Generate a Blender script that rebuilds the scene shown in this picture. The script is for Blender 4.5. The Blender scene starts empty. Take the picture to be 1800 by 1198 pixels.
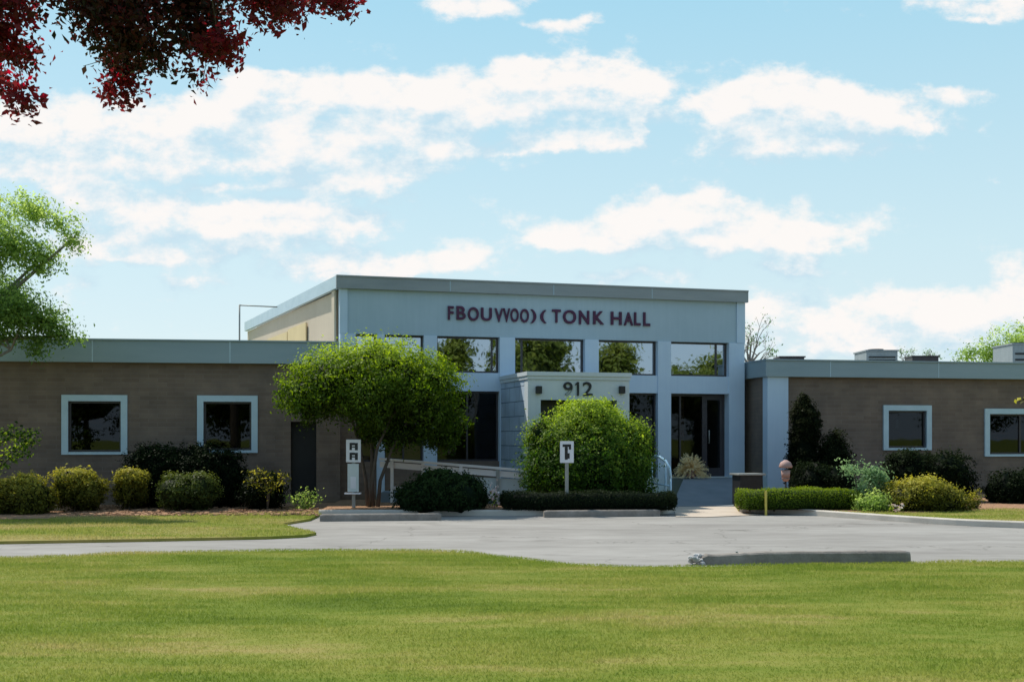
import bpy, bmesh, math, random
import numpy as np
from mathutils import Vector, Matrix
random.seed(7)
RS = np.random.RandomState(11)
S = bpy.context.scene
COL = S.collection
F = 2000.0; HZ = 765.0; EYE = 1.6          # survey constants of the site: picture scale, horizon, eye height

def u_(px): return (px - 900.0) / F
def at(px, py, Y): return Vector((u_(px) * Y, Y, EYE + (HZ - py) / F * Y))
def gr(px, py, z=0.0):
    Y = (EYE - z) * F / (py - HZ)
    return Vector((u_(px) * Y, Y, z))

# ------------------------------------------------------------------ objects
def tag(o, label=None, cat=None, group=None, kind=None):
    if label: o['label'] = label
    if cat: o['category'] = cat
    if group: o['group'] = group
    if kind: o['kind'] = kind
    return o
def thing(name, label, cat, loc=(0, 0, 0), rz=0, group=None):
    o = bpy.data.objects.new(name, None); COL.objects.link(o)
    o.location = loc; o.rotation_euler = (0, 0, rz); o.empty_display_size = .3
    return tag(o, label, cat, group)

class MB:
    """collects shapes (in the parent's local space) for ONE mesh object"""
    def __init__(s): s.bm = bmesh.new()
    def box(s, x0, x1, y0, y1, z0, z1, bev=0.0, M=None):
        ps = [(x0,y0,z0),(x1,y0,z0),(x1,y1,z0),(x0,y1,z0),(x0,y0,z1),(x1,y0,z1),(x1,y1,z1),(x0,y1,z1)]
        vs = [s.bm.verts.new((M @ Vector(p)) if M else p) for p in ps]
        fs = [s.bm.faces.new([vs[i] for i in f]) for f in ((0,3,2,1),(4,5,6,7),(0,1,5,4),(1,2,6,5),(2,3,7,6),(3,0,4,7))]
        if bev > 0:
            es = list({e for f in fs for e in f.edges})
            bmesh.ops.bevel(s.bm, geom=es, offset=bev, segments=2, affect='EDGES', profile=.6)
        return s
    def prism(s, pts, z0, z1):
        a = [s.bm.verts.new((p[0], p[1], z0)) for p in pts]; b = [s.bm.verts.new((p[0], p[1], z1)) for p in pts]
        n = len(pts); s.bm.faces.new(list(reversed(a))); s.bm.faces.new(b)
        for i in range(n): s.bm.faces.new((a[i], a[(i+1) % n], b[(i+1) % n], b[i]))
        return s
    def quad(s, *ps):
        s.bm.faces.new([s.bm.verts.new(p) for p in ps]); return s
    def tube(s, pts, rad, seg=8, cap=True):
        pts = [Vector(p) for p in pts]; n = len(pts)
        if not hasattr(rad, '__len__'): rad = [rad] * n
        rings = []
        for i, p in enumerate(pts):
            t = (pts[min(i+1, n-1)] - pts[max(i-1, 0)]).normalized()
            a = t.orthogonal().normalized() if i == 0 else (prev - t * prev.dot(t)).normalized()
            prev = a; b = t.cross(a)
            rings.append([s.bm.verts.new(p + (a * math.cos(2*math.pi*k/seg) + b * math.sin(2*math.pi*k/seg)) * rad[i]) for k in range(seg)])
        for i in range(n-1):
            for k in range(seg):
                s.bm.faces.new((rings[i][k], rings[i][(k+1) % seg], rings[i+1][(k+1) % seg], rings[i+1][k]))
        if cap:
            s.bm.faces.new(list(reversed(rings[0]))); s.bm.faces.new(rings[-1])
        return s
    def build(s, name, mat, parent=None, smooth=False):
        me = bpy.data.meshes.new(name)
        bmesh.ops.recalc_face_normals(s.bm, faces=s.bm.faces)
        s.bm.to_mesh(me); s.bm.free()
        if mat: me.materials.append(mat)
        if smooth:
            for p in me.polygons: p.use_smooth = True
        o = bpy.data.objects.new(name, me); COL.objects.link(o)
        if parent: o.parent = parent
        return o

# ------------------------------------------------------------------ materials
def newmat(name):
    m = bpy.data.materials.new(name); m.use_nodes = True
    nt = m.node_tree; nt.nodes.clear()
    out = nt.nodes.new('ShaderNodeOutputMaterial')
    return m, nt, out
def N(nt, t, **k):
    n = nt.nodes.new(t)
    for a, b in k.items(): setattr(n, a, b)
    return n
def math_(nt, op, a, b=None, c=None, clamp=False):
    n = nt.nodes.new('ShaderNodeMath'); n.operation = op; n.use_clamp = clamp
    for i, v in enumerate((a, b, c)):
        if v is None: continue
        if isinstance(v, (int, float)): n.inputs[i].default_value = v
        else: nt.links.new(v, n.inputs[i])
    return n.outputs[0]
def ramp(nt, fac, stops):
    r = nt.nodes.new('ShaderNodeValToRGB'); e = r.color_ramp.elements
    while len(e) < len(stops): e.new(.5)
    for i, (p, c) in enumerate(stops): e[i].position = p; e[i].color = (*c, 1) if len(c) == 3 else c
    nt.links.new(fac, r.inputs[0]); return r.outputs[0]
def noise(nt, vec, scale, detail=4, rough=.55):
    n = nt.nodes.new('ShaderNodeTexNoise'); n.inputs['Scale'].default_value = scale
    n.inputs['Detail'].default_value = detail; n.inputs['Roughness'].default_value = rough
    if vec is not None: nt.links.new(vec, n.inputs['Vector'])
    return n.outputs['Fac']
def scaled(nt, vec, s):
    m = nt.nodes.new('ShaderNodeVectorMath'); m.operation = 'MULTIPLY'; m.inputs[1].default_value = s
    nt.links.new(vec, m.inputs[0]); return m.outputs[0]

def surf(name, c0, c1, scale=3, rough=.7, bump=.15, fine=60, spec=.4, stretch=(1,1,1), streak=0, metallic=0, dark=None, bdist=.01):
    """worn painted / stone surface: large mottling + fine grain + vertical streaks"""
    m, nt, out = newmat(name)
    tc = N(nt, 'ShaderNodeTexCoord').outputs['Object']
    v = scaled(nt, tc, stretch)
    a = noise(nt, v, scale, 5, .6); b = noise(nt, v, fine, 3, .6)
    f = math_(nt, 'ADD', math_(nt, 'MULTIPLY', a, .75), math_(nt, 'MULTIPLY', b, .25))
    if streak:
        s = noise(nt, scaled(nt, tc, (9, 9, .5)), 1.5, 4, .6)
        f = math_(nt, 'ADD', math_(nt, 'MULTIPLY', f, 1-streak), math_(nt, 'MULTIPLY', s, streak))
    col = ramp(nt, f, [(.3, c0), (.7, c1)] if dark is None else [(.22, dark), (.4, c0), (.7, c1)])
    p = N(nt, 'ShaderNodeBsdfPrincipled'); nt.links.new(col, p.inputs['Base Color'])
    p.inputs['Roughness'].default_value = rough; p.inputs['Metallic'].default_value = metallic
    p.inputs['Specular IOR Level'].default_value = spec
    bp = N(nt, 'ShaderNodeBump'); bp.inputs['Strength'].default_value = bump; bp.inputs['Distance'].default_value = bdist
    nt.links.new(math_(nt, 'ADD', b, a), bp.inputs['Height']); nt.links.new(bp.outputs[0], p.inputs['Normal'])
    nt.links.new(p.outputs[0], out.inputs[0]); return m

def brickmat(name, c0, c1, mortar, bw=.4, bh=.1, ms=.008, axis='xz', rough=.85, bump=.3):
    m, nt, out = newmat(name)
    tc = N(nt, 'ShaderNodeTexCoord').outputs['Object']
    sp = N(nt, 'ShaderNodeSeparateXYZ'); nt.links.new(tc, sp.inputs[0])
    cb = N(nt, 'ShaderNodeCombineXYZ')
    nt.links.new(sp.outputs['X' if axis == 'xz' else 'Y'], cb.inputs[0]); nt.links.new(sp.outputs['Z'], cb.inputs[1])
    b = N(nt, 'ShaderNodeTexBrick'); nt.links.new(cb.outputs[0], b.inputs['Vector'])
    b.inputs['Color1'].default_value = (*c0, 1); b.inputs['Color2'].default_value = (*c1, 1); b.inputs['Mortar'].default_value = (*mortar, 1)
    b.inputs['Scale'].default_value = 1; b.inputs['Brick Width'].default_value = bw; b.inputs['Row Height'].default_value = bh
    b.inputs['Mortar Size'].default_value = ms; b.inputs['Mortar Smooth'].default_value = .3
    nz = noise(nt, tc, 1.3, 5, .6)
    mx = N(nt, 'ShaderNodeMix', data_type='RGBA', blend_type='MULTIPLY'); mx.inputs[0].default_value = 1
    nt.links.new(b.outputs['Color'], mx.inputs[6]); nt.links.new(ramp(nt, nz, [(.3, (.72,.72,.72)), (.7, (1.15,1.12,1.08))]), mx.inputs[7])
    p = N(nt, 'ShaderNodeBsdfPrincipled'); nt.links.new(mx.outputs[2], p.inputs['Base Color']); p.inputs['Roughness'].default_value = rough
    bp = N(nt, 'ShaderNodeBump'); bp.inputs['Strength'].default_value = bump; bp.inputs['Distance'].default_value = .01
    h = math_(nt, 'SUBTRACT', noise(nt, tc, 50, 3), b.outputs['Fac'])
    nt.links.new(h, bp.inputs['Height']); nt.links.new(bp.outputs[0], p.inputs['Normal'])
    nt.links.new(p.outputs[0], out.inputs[0]); return m

def glassmat(name, refl, tint, wav=.02):
    """reflective architectural glass: partly mirror, partly see-through with tint"""
    m, nt, out = newmat(name)
    tc = N(nt, 'ShaderNodeTexCoord').outputs['Object']
    bp = N(nt, 'ShaderNodeBump'); bp.inputs['Strength'].default_value = wav; bp.inputs['Distance'].default_value = .05
    nt.links.new(noise(nt, tc, 1.2, 2), bp.inputs['Height'])
    g = N(nt, 'ShaderNodeBsdfGlossy'); g.inputs['Roughness'].default_value = .015; g.inputs['Color'].default_value = (.9,.95,1,1)
    nt.links.new(bp.outputs[0], g.inputs['Normal'])
    t = N(nt, 'ShaderNodeBsdfTransparent'); t.inputs['Color'].default_value = (*tint, 1)
    lw = N(nt, 'ShaderNodeLayerWeight'); lw.inputs['Blend'].default_value = .3
    fac = math_(nt, 'ADD', math_(nt, 'MULTIPLY', lw.outputs['Fresnel'], .3), refl, clamp=True)
    mx = N(nt, 'ShaderNodeMixShader'); nt.links.new(fac, mx.inputs[0]); nt.links.new(t.outputs[0], mx.inputs[1]); nt.links.new(g.outputs[0], mx.inputs[2])
    nt.links.new(mx.outputs[0], out.inputs[0]); return m

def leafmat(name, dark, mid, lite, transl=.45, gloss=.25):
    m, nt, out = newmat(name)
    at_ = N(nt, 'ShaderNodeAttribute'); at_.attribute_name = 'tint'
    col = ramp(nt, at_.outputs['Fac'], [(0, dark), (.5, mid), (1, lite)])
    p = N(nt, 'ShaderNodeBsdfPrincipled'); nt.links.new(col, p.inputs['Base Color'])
    p.inputs['Roughness'].default_value = .55; p.inputs['Specular IOR Level'].default_value = gloss
    t = N(nt, 'ShaderNodeBsdfTranslucent')
    hs = N(nt, 'ShaderNodeHueSaturation'); hs.inputs['Saturation'].default_value = 1.1; hs.inputs['Value'].default_value = 1.25
    nt.links.new(col, hs.inputs['Color']); nt.links.new(hs.outputs[0], t.inputs['Color'])
    mx = N(nt, 'ShaderNodeMixShader'); mx.inputs[0].default_value = transl
    nt.links.new(p.outputs[0], mx.inputs[1]); nt.links.new(t.outputs[0], mx.inputs[2])
    nt.links.new(mx.outputs[0], out.inputs[0]); return m

M = {}
M['stucco'] = surf('blue_grey_stucco', (.36,.47,.55), (.45,.56,.64), 1.2, .85, .12, 90, .3, streak=.35)
M['column'] = surf('pale_blue_paint', (.48,.60,.74), (.58,.70,.82), 1.5, .7, .08, 80, .35, streak=.3)
M['portal'] = surf('portal_stucco', (.52,.57,.60), (.62,.67,.69), 1.5, .8, .1, 80, .3, streak=.3)
M['fascia'] = surf('fascia_metal', (.24,.32,.36), (.31,.39,.43), 1.0, .5, .04, 60, .5, stretch=(.4,.4,2))
M['fascia_top'] = surf('parapet_coping', (.22,.25,.27), (.32,.35,.37), 1.4, .5, .05, 60, .5, stretch=(.4,.4,2))
M['brick'] = brickmat('brown_brick', (.170,.122,.095), (.205,.152,.120), (.20,.158,.130), .4, .1)
M['brick_return'] = brickmat('brown_brick_return', (.19,.145,.12), (.215,.162,.132), (.17,.137,.115), .4, .1, axis='yz')
M['stone'] = brickmat('blue_painted_block', (.38,.48,.60), (.43,.53,.65), (.14,.19,.25), .8, .34, .012, axis='yz', bump=.5)
M['cream'] = surf('cream_render', (.55,.47,.36), (.66,.57,.45), .8, .85, .1, 60, .2, streak=.3)
M['cream_panel'] = surf('cream_panel', (.62,.50,.27), (.74,.60,.34), 1, .8, .08, 60, .3, streak=.3)
M['trim'] = surf('window_trim', (.42,.55,.62), (.52,.65,.72), 3, .45, .05, 60, .5)
M['bronze'] = surf('bronze_frame', (.035,.030,.034), (.06,.05,.055), 6, .4, .03, 60, .5)
M['glass_up'] = glassmat('reflective_glass', .55, (.5,.52,.52), .03)
M['glass_low'] = glassmat('dark_glass', .02, (.30,.27,.25), .02)
M['glass_wing'] = glassmat('wing_glass', .03, (.12,.13,.13), .02)
M['interior'] = surf('interior_wall', (.14,.10,.075), (.20,.15,.11), 1, .9, .05)
M['interior_dark'] = surf('interior_dark', (.02,.02,.02), (.035,.033,.03), 1, .9, .05)
M['roof'] = surf('roof_membrane', (.30,.30,.29), (.40,.40,.38), 1, .9, .1)
M['letter'] = surf('maroon_letter', (.050,.008,.040), (.085,.014,.060), 10, .4, .02)
M['black'] = surf('black_metal', (.012,.012,.013), (.025,.025,.025), 10, .45, .03)
M['concrete'] = surf('concrete', (.34,.32,.29), (.46,.44,.40), 2.5, .9, .3, 70, .2, dark=(.22,.21,.19))
M['stop'] = surf('wheel_stop_concrete', (.20,.178,.155), (.33,.30,.265), 3, .9, .5, 50, .2, dark=(.11,.10,.095))
M['ramp'] = surf('ramp_concrete', (.16,.19,.21), (.22,.25,.27), 2, .85, .3, 50, .2)
M['walk'] = surf('walk_concrete', (.46,.38,.30), (.58,.50,.41), 2, .9, .25, 60, .2)
M['kerb'] = surf('kerb_concrete', (.46,.42,.36), (.62,.57,.50), 2, .9, .3, 60, .2)
M['rail'] = surf('weathered_rail', (.68,.64,.62), (.82,.78,.76), 3, .8, .3, 40, .2, stretch=(.5,.5,4))
M['rail_panel'] = surf('rail_panel', (.50,.55,.54), (.60,.65,.64), 3, .7, .1)
M['blue_paint'] = surf('blue_paint', (.40,.62,.80), (.50,.72,.88), 5, .35, .03)
M['sign_white'] = surf('sign_face', (.62,.62,.66), (.76,.76,.80), 3, .4, .02)
M['galv'] = surf('galvanised_post', (.22,.23,.21), (.34,.35,.33), 5, .5, .05, metallic=.3)
M['hvac'] = surf('galvanised_sheet', (.22,.26,.28), (.34,.38,.40), 2, .45, .05, metallic=.3, streak=.3)
M['rust'] = surf('terracotta', (.34,.20,.17), (.48,.31,.27), 5, .7, .2)
M['wood'] = surf('bark', (.07,.055,.042), (.15,.12,.095), 8, .95, .8, 30, .1, stretch=(3,3,.6), bdist=.02)
M['palebark'] = surf('pale_bark', (.16,.14,.12), (.30,.27,.23), 8, .95, .6, 30, .1, stretch=(3,3,.6), bdist=.02)
M['yellow'] = surf('yellow_marker', (.45,.36,.06), (.58,.48,.10), 5, .6, .1)
M['mulch'] = surf('mulch', (.30,.17,.10), (.58,.36,.22), 9, 1, 1, 45, .1, dark=(.08,.05,.035), bdist=.03)
M['rubble'] = surf('broken_concrete', (.42,.41,.39), (.72,.71,.70), 9, .95, 1, 35, .1, dark=(.12,.11,.10), bdist=.03)

def asphalt():
    m, nt, out = newmat('asphalt_worn')
    tc = N(nt, 'ShaderNodeTexCoord').outputs['Object']
    big = noise(nt, scaled(nt, tc, (.25, 1.1, 1)), .55, 6, .6); med = noise(nt, scaled(nt, tc, (.6, 1.6, 1)), 2.2, 4, .6); fine = noise(nt, tc, 130, 2, .7)
    f = math_(nt, 'ADD', math_(nt, 'ADD', math_(nt, 'MULTIPLY', big, .5), math_(nt, 'MULTIPLY', med, .25)), math_(nt, 'MULTIPLY', fine, .25))
    col = ramp(nt, f, [(.36, (.205,.190,.172)), (.5, (.285,.270,.247)), (.62, (.36,.342,.315))])
    # cracks
    vr = N(nt, 'ShaderNodeTexVoronoi', feature='DISTANCE_TO_EDGE'); vr.inputs['Scale'].default_value = .22
    w = N(nt, 'ShaderNodeTexNoise'); w.inputs['Scale'].default_value = 1.4; w.inputs['Detail'].default_value = 5; nt.links.new(tc, w.inputs['Vector'])
    ad = N(nt, 'ShaderNodeVectorMath'); ad.operation = 'MULTIPLY_ADD'; ad.inputs[1].default_value = (1.1,1.1,1.1)
    nt.links.new(w.outputs['Color'], ad.inputs[0]); nt.links.new(tc, ad.inputs[2]); nt.links.new(ad.outputs[0], vr.inputs['Vector'])
    st_n = noise(nt, tc, .9, 3, .5); stain = ramp(nt, st_n, [(.62, (1,1,1)), (.78, (.72,.71,.70))])
    ck = ramp(nt, vr.outputs['Distance'], [(0, (.62,.61,.60)), (.003, (1,1,1))])
    mx = N(nt, 'ShaderNodeMix', data_type='RGBA', blend_type='MULTIPLY'); mx.inputs[0].default_value = 1
    m0 = N(nt, 'ShaderNodeMix', data_type='RGBA', blend_type='MULTIPLY'); m0.inputs[0].default_value = 1; nt.links.new(col, m0.inputs[6]); nt.links.new(stain, m0.inputs[7])
    nt.links.new(m0.outputs[2], mx.inputs[6]); nt.links.new(ck, mx.inputs[7])
    p = N(nt, 'ShaderNodeBsdfPrincipled'); nt.links.new(mx.outputs[2], p.inputs['Base Color']); p.inputs['Roughness'].default_value = .9; p.inputs['Specular IOR Level'].default_value = .25
    bp = N(nt, 'ShaderNodeBump'); bp.inputs['Strength'].default_value = .35; bp.inputs['Distance'].default_value = .008
    nt.links.new(fine, bp.inputs['Height']); nt.links.new(bp.outputs[0], p.inputs['Normal'])
    nt.links.new(p.outputs[0], out.inputs[0]); return m
M['asphalt'] = asphalt()

def lawnmat(name, k=1.0, dry=.0):
    m, nt, out = newmat(name)
    tc = N(nt, 'ShaderNodeNewGeometry').outputs['Position']
    a = noise(nt, scaled(nt, tc, (.28, 1.0, 1)), .8, 6, .66); b = noise(nt, scaled(nt, tc, (.6, 1.5, 1)), 3, 4, .6); c = noise(nt, tc, 45, 2, .6)
    f = math_(nt, 'ADD', math_(nt, 'ADD', math_(nt, 'MULTIPLY', a, .70), math_(nt, 'MULTIPLY', b, .22)), math_(nt, 'MULTIPLY', c, .08))
    f = math_(nt, 'ADD', f, dry)
    cs = [(.130,.200,.025), (.220,.284,.038), (.325,.345,.070), (.455,.390,.140)]
    col = ramp(nt, f, [(p_, tuple(x*k for x in cc)) for p_, cc in zip((.32,.45,.54,.63), cs)])
    p = N(nt, 'ShaderNodeBsdfPrincipled'); p.inputs['Roughness'].default_value = .8; p.inputs['Specular IOR Level'].default_value = .15
    nt.links.new(col, p.inputs['Base Color'])
    t = N(nt, 'ShaderNodeBsdfTranslucent'); nt.links.new(col, t.inputs['Color'])
    mx = N(nt, 'ShaderNodeMixShader'); mx.inputs[0].default_value = .42
    nt.links.new(p.outputs[0], mx.inputs[1]); nt.links.new(t.outputs[0], mx.inputs[2])
    nt.links.new(mx.outputs[0], out.inputs[0]); return m
M['lawn'] = lawnmat('lawn_green'); M['lawn_dry'] = lawnmat('lawn_dry_green', 1.0, .07)
M['blade'] = lawnmat('grass_blade', 1.15)
M['blade_dry'] = lawnmat('grass_blade_dry', 1.15, .07)

# foliage colours
L = {}
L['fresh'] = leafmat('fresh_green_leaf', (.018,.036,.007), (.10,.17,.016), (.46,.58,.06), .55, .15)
L['bright'] = leafmat('bright_green_leaf', (.014,.036,.008), (.07,.15,.018), (.48,.60,.08), .55, .15)
L['yellowgreen'] = leafmat('yellow_green_leaf', (.018,.022,.006), (.13,.135,.018), (.58,.52,.09), .42, .12)
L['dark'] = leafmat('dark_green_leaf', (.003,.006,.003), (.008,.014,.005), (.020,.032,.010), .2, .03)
L['mid'] = leafmat('mid_green_leaf', (.006,.014,.005), (.018,.036,.011), (.05,.085,.022), .3, .05)
L['olive'] = leafmat('olive_leaf', (.02,.03,.008), (.06,.085,.018), (.15,.18,.035), .35, .1)
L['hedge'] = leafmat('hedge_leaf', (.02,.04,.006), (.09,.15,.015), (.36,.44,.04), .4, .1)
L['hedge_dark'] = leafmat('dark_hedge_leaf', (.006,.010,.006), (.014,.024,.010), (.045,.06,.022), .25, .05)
L['maple'] = leafmat('red_maple_leaf', (.030,.028,.016), (.17,.030,.034), (.50,.028,.05), .58)
L['silver'] = leafmat('silver_leaf', (.05,.10,.04), (.16,.27,.12), (.36,.52,.24), .4)
L['tan'] = leafmat('dry_plume_leaf', (.45,.33,.14), (.85,.66,.34), (.95,.86,.58), .4)
L['airy'] = leafmat('airy_tree_leaf', (.08,.15,.04), (.26,.38,.09), (.55,.66,.20), .62, .15)
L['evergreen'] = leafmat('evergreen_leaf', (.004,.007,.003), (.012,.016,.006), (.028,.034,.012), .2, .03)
L['flower'] = leafmat('pale_flower_petal', (.5,.28,.26), (.75,.6,.55), (.85,.8,.78), .3)
L['backtree'] = leafmat('tall_tree_leaf', (.03,.05,.01), (.09,.13,.02), (.2,.24,.04), .4)

def leaf_mesh(name, P, size, mat, parent=None, tint=None, up=.25, aspect=.5, core=None, jitter=.35, out=None):
    """P: (n,3) leaf positions -> one mesh of small pointed leaves"""
    n = len(P)
    nr = RS.normal(size=(n, 3))
    if out is not None: nr = nr * .7 + out * 1.2
    nr[:, 2] += up
    nr /= np.linalg.norm(nr, axis=1)[:, None] + 1e-9
    a = np.cross(nr, RS.normal(size=(n, 3))); a /= np.linalg.norm(a, axis=1)[:, None] + 1e-9
    b = np.cross(nr, a)
    sz = size * (1 + jitter * RS.normal(size=n)).clip(.45, 1.9)
    la = a * (sz * .5)[:, None]; wb = b * (sz * .5 * aspect)[:, None]
    cup = nr * (sz * .12)[:, None]
    V = np.stack([P - la, P + wb + cup - la * .1, P + la, P - wb + cup - la * .1], 1).reshape(-1, 3)
    Fc = np.arange(4 * n).reshape(n, 4)
    tn = (RS.rand(n) if tint is None else tint).astype(np.float32)
    nv, nf = len(V), n
    if core is not None:
        cv, cf = core
        loops = np.concatenate([Fc.ravel(), (cf + nv).ravel()]); V = np.concatenate([V, cv]); nf = n + len(cf)
        tn = np.concatenate([tn, np.zeros(len(cf), np.float32)])  # core takes the darkest tint, inner shade put into its colour
    else: loops = Fc.ravel()
    me = bpy.data.meshes.new(name)
    me.vertices.add(len(V)); me.vertices.foreach_set('co', V.astype(np.float32).ravel())
    me.loops.add(len(loops)); me.loops.foreach_set('vertex_index', loops.astype(np.int32))
    me.polygons.add(nf); me.polygons.foreach_set('loop_start', (np.arange(nf) * 4).astype(np.int32)); me.polygons.foreach_set('loop_total', np.full(nf, 4, np.int32))
    at_ = me.attributes.new('tint', 'FLOAT', 'FACE'); at_.data.foreach_set('value', tn)
    me.update(calc_edges=True); me.validate()
    me.materials.append(mat)
    o = bpy.data.objects.new(name, me); COL.objects.link(o)
    if parent: o.parent = parent
    return o

def core_mesh(blobs, k=.72):  # dark hull added inside the foliage to stop light passing through
    vs, fs = [], []; off = 0
    for (cx, cy, cz, rx, ry, rz) in blobs:
        nu, nv_ = 14, 8
        for j in range(nv_ + 1):
            th = math.pi * j / nv_
            for i in range(nu):
                ph = 2 * math.pi * i / nu; w = k * (1 + .18 * math.sin(3 * ph + cx * 9) * math.sin(2 * th + cz * 5) + .08 * math.sin(5*ph+cy*3))
                vs.append((cx + rx*w*math.sin(th)*math.cos(ph), cy + ry*w*math.sin(th)*math.sin(ph), cz + rz*w*math.cos(th)))
        for j in range(nv_):
            for i in range(nu):
                fs.append((off + j*nu+i, off + (j+1)*nu+i, off + (j+1)*nu+(i+1) % nu, off + j*nu+(i+1) % nu))
        off += nu * (nv_ + 1)
    return np.array(vs), np.array(fs)

def scatter(blobs, n, clump=.12, per=28, shell=.45, flat=1.0, superq=2.0):
    """leaf positions in clumps spread near the skin of ellipsoids; returns positions, outward dirs, tint"""
    vol = np.array([(b[3]*b[4]*b[5]) ** (2/3) for b in blobs]); pr = vol / vol.sum()
    nc = max(1, n // per)
    bi = RS.choice(len(blobs), nc, p=pr); B = np.array(blobs)[bi]
    d = RS.normal(size=(nc, 3)); d /= np.linalg.norm(d, axis=1)[:, None]
    if superq != 2.0:
        q = np.abs(d) ** superq; d = d / (q.sum(1) ** (1/superq))[:, None]
    r = 1 - shell * RS.rand(nc) ** 1.6
    r *= 1 + .055 * RS.normal(size=nc)
    C = B[:, :3] + d * B[:, 3:] * r[:, None]
    cs = clump * (.6 + .8 * RS.rand(nc))
    ct = RS.rand(nc)
    idx = np.repeat(np.arange(nc), per)
    P = C[idx] + RS.normal(size=(nc*per, 3)) * cs[idx][:, None] * np.array([1, 1, .75 * flat])
    out = d[idx]
    zmin, zmax = min(b[2]-b[5] for b in blobs), max(b[2]+b[5] for b in blobs)
    h = (P[:, 2] - zmin) / (zmax - zmin)
    t = (-.02 + .36 * ct[idx] + .68 * h.clip(0, 1) ** 1.5 + .28 * (RS.rand(len(P)) - .3)).clip(0, 1)  # tint climbs with height: lit tops and shaded undersides put into leaf colour
    return P, out, t

def stray(P, blobs, amp):
    # push the leaves out and in along smooth lobes so the outline is uneven
    w = np.sin(P[:, 0]*5.1 + 1.3) * np.sin(P[:, 2]*4.7 + P[:, 1]*3.1) + .6*np.sin(P[:, 0]*11 + P[:, 2]*9) * np.sin(P[:, 1]*8 - P[:, 2]*6)
    c = np.array([sum(b[i] for b in blobs)/len(blobs) for i in range(3)])
    d = P - c; ln = np.linalg.norm(d, axis=1)[:, None] + 1e-6
    return P + d/ln * (w*amp)[:, None]
def shrub(name, label, blobs, n, leaf, size, loc, cat='shrub', clump=.06, per=24, group=None, cut=None, core=.78, superq=2.0, shell=.35, stem='branch', up=.4, aspect=.5, stems=5, stemmat='wood', part='foliage', tintk=1.0):
    """bush: leafy mass + stems below. blobs relative to loc (base at z=0)"""
    t = thing(name, label, cat, loc, 0, group)
    P, out, tn = scatter(blobs, n, clump, per, shell, superq=superq)
    P = stray(P, blobs, .055 if name == 'round_shrub' else .05); P[:, 2] = np.abs(P[:, 2] - .02) + .02
    if cut is not None: P[:, 2] = np.minimum(P[:, 2], cut + .03 * RS.rand(len(P)))
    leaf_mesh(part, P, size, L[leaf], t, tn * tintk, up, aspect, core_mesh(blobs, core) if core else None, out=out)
    for k in range(stems):
        m = MB(); b = blobs[k % len(blobs)]; an = k * 2.4
        x0, y0 = .12 * math.cos(an) + b[0] * .6, .12 * math.sin(an) + b[1] * .6
        m.tube([(x0, y0, -.05), ((x0 + b[0]) / 2, (y0 + b[1]) / 2, b[2] * .5), (b[0] + b[3]*.3*math.cos(an), b[1] + b[4]*.3*math.sin(an), b[2])], [.022, .016, .008], 6); m.build(stem, M[stemmat], t, True)
    return t

def limb(m, p, d, length, r, depth, tips, spread=.55, up=.15, seg=4, mind=.006):
    """recursive branch; tips collects end points"""
    pts = [Vector(p)]; dd = Vector(d).normalized(); rr = [r]
    for i in range(seg):
        dd = (dd + Vector((random.gauss(0, .13), random.gauss(0, .13), random.gauss(up*.3, .10)))).normalized()
        pts.append(pts[-1] + dd * length / seg); rr.append(max(mind, r * (1 - .5 * (i+1) / seg)))
    m.tube(pts, rr, 7 if r > .03 else 5)
    if depth == 0: tips.append(pts[-1].copy()); return
    for k in range(random.choice((2, 3))):
        nd = (dd + Vector((random.gauss(0, spread), random.gauss(0, spread), random.gauss(up, spread * .6)))).normalized()
        limb(m, pts[-1 if k else -2], nd, length * random.uniform(.6, .85), rr[-1] * .8, depth - 1, tips, spread, up, seg, mind)

# ================================================================== GROUND
def plane_poly(name, pts, z, mat, kind='structure'):
    m = MB(); m.bm.faces.new([m.bm.verts.new((p[0], p[1], 0)) for p in pts])
    bmesh.ops.triangulate(m.bm, faces=m.bm.faces)
    o = m.build(name, mat); o.location.z = z
    for p in o.data.polygons: 
        if p.normal.z < 0: p.flip()
    if kind: o['kind'] = kind
    return o
def smooth_line(pts, k=6):
    out = []
    n = len(pts)
    for i in range(n-1):
        p0, p1, p2, p3 = pts[max(i-1,0)], pts[i], pts[i+1], pts[min(i+2,n-1)]
        for j in range(k):
            t = j / k
            out.append(tuple(.5*((2*p1[c]) + (-p0[c]+p2[c])*t + (2*p0[c]-5*p1[c]+4*p2[c]-p3[c])*t*t + (-p0[c]+3*p1[c]-3*p2[c]+p3[c])*t**3) for c in (0,1)))
    out.append(tuple(pts[-1][:2])); return out

g = plane_poly('ground', [(-600,-300),(600,-300),(600,900),(-600,900)], -.03, M['lawn'])
plane_poly('driveway', [(-45,11),(45,11),(45,25.2),(-45,25.2)], 0.0, M['asphalt'])

near_edge = smooth_line([(-26,14.2),(-14,14.6)] + [tuple(gr(x, y)[:2]) for x, y in ((0,980),(200,973),(400,969),(620,967),(790,969),(900,980),(1020,993),(1130,996),(1250,995),(1450,992),(1600,990),(1800,987))] + [(14,14.5),(26,14.8)], 5)
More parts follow.
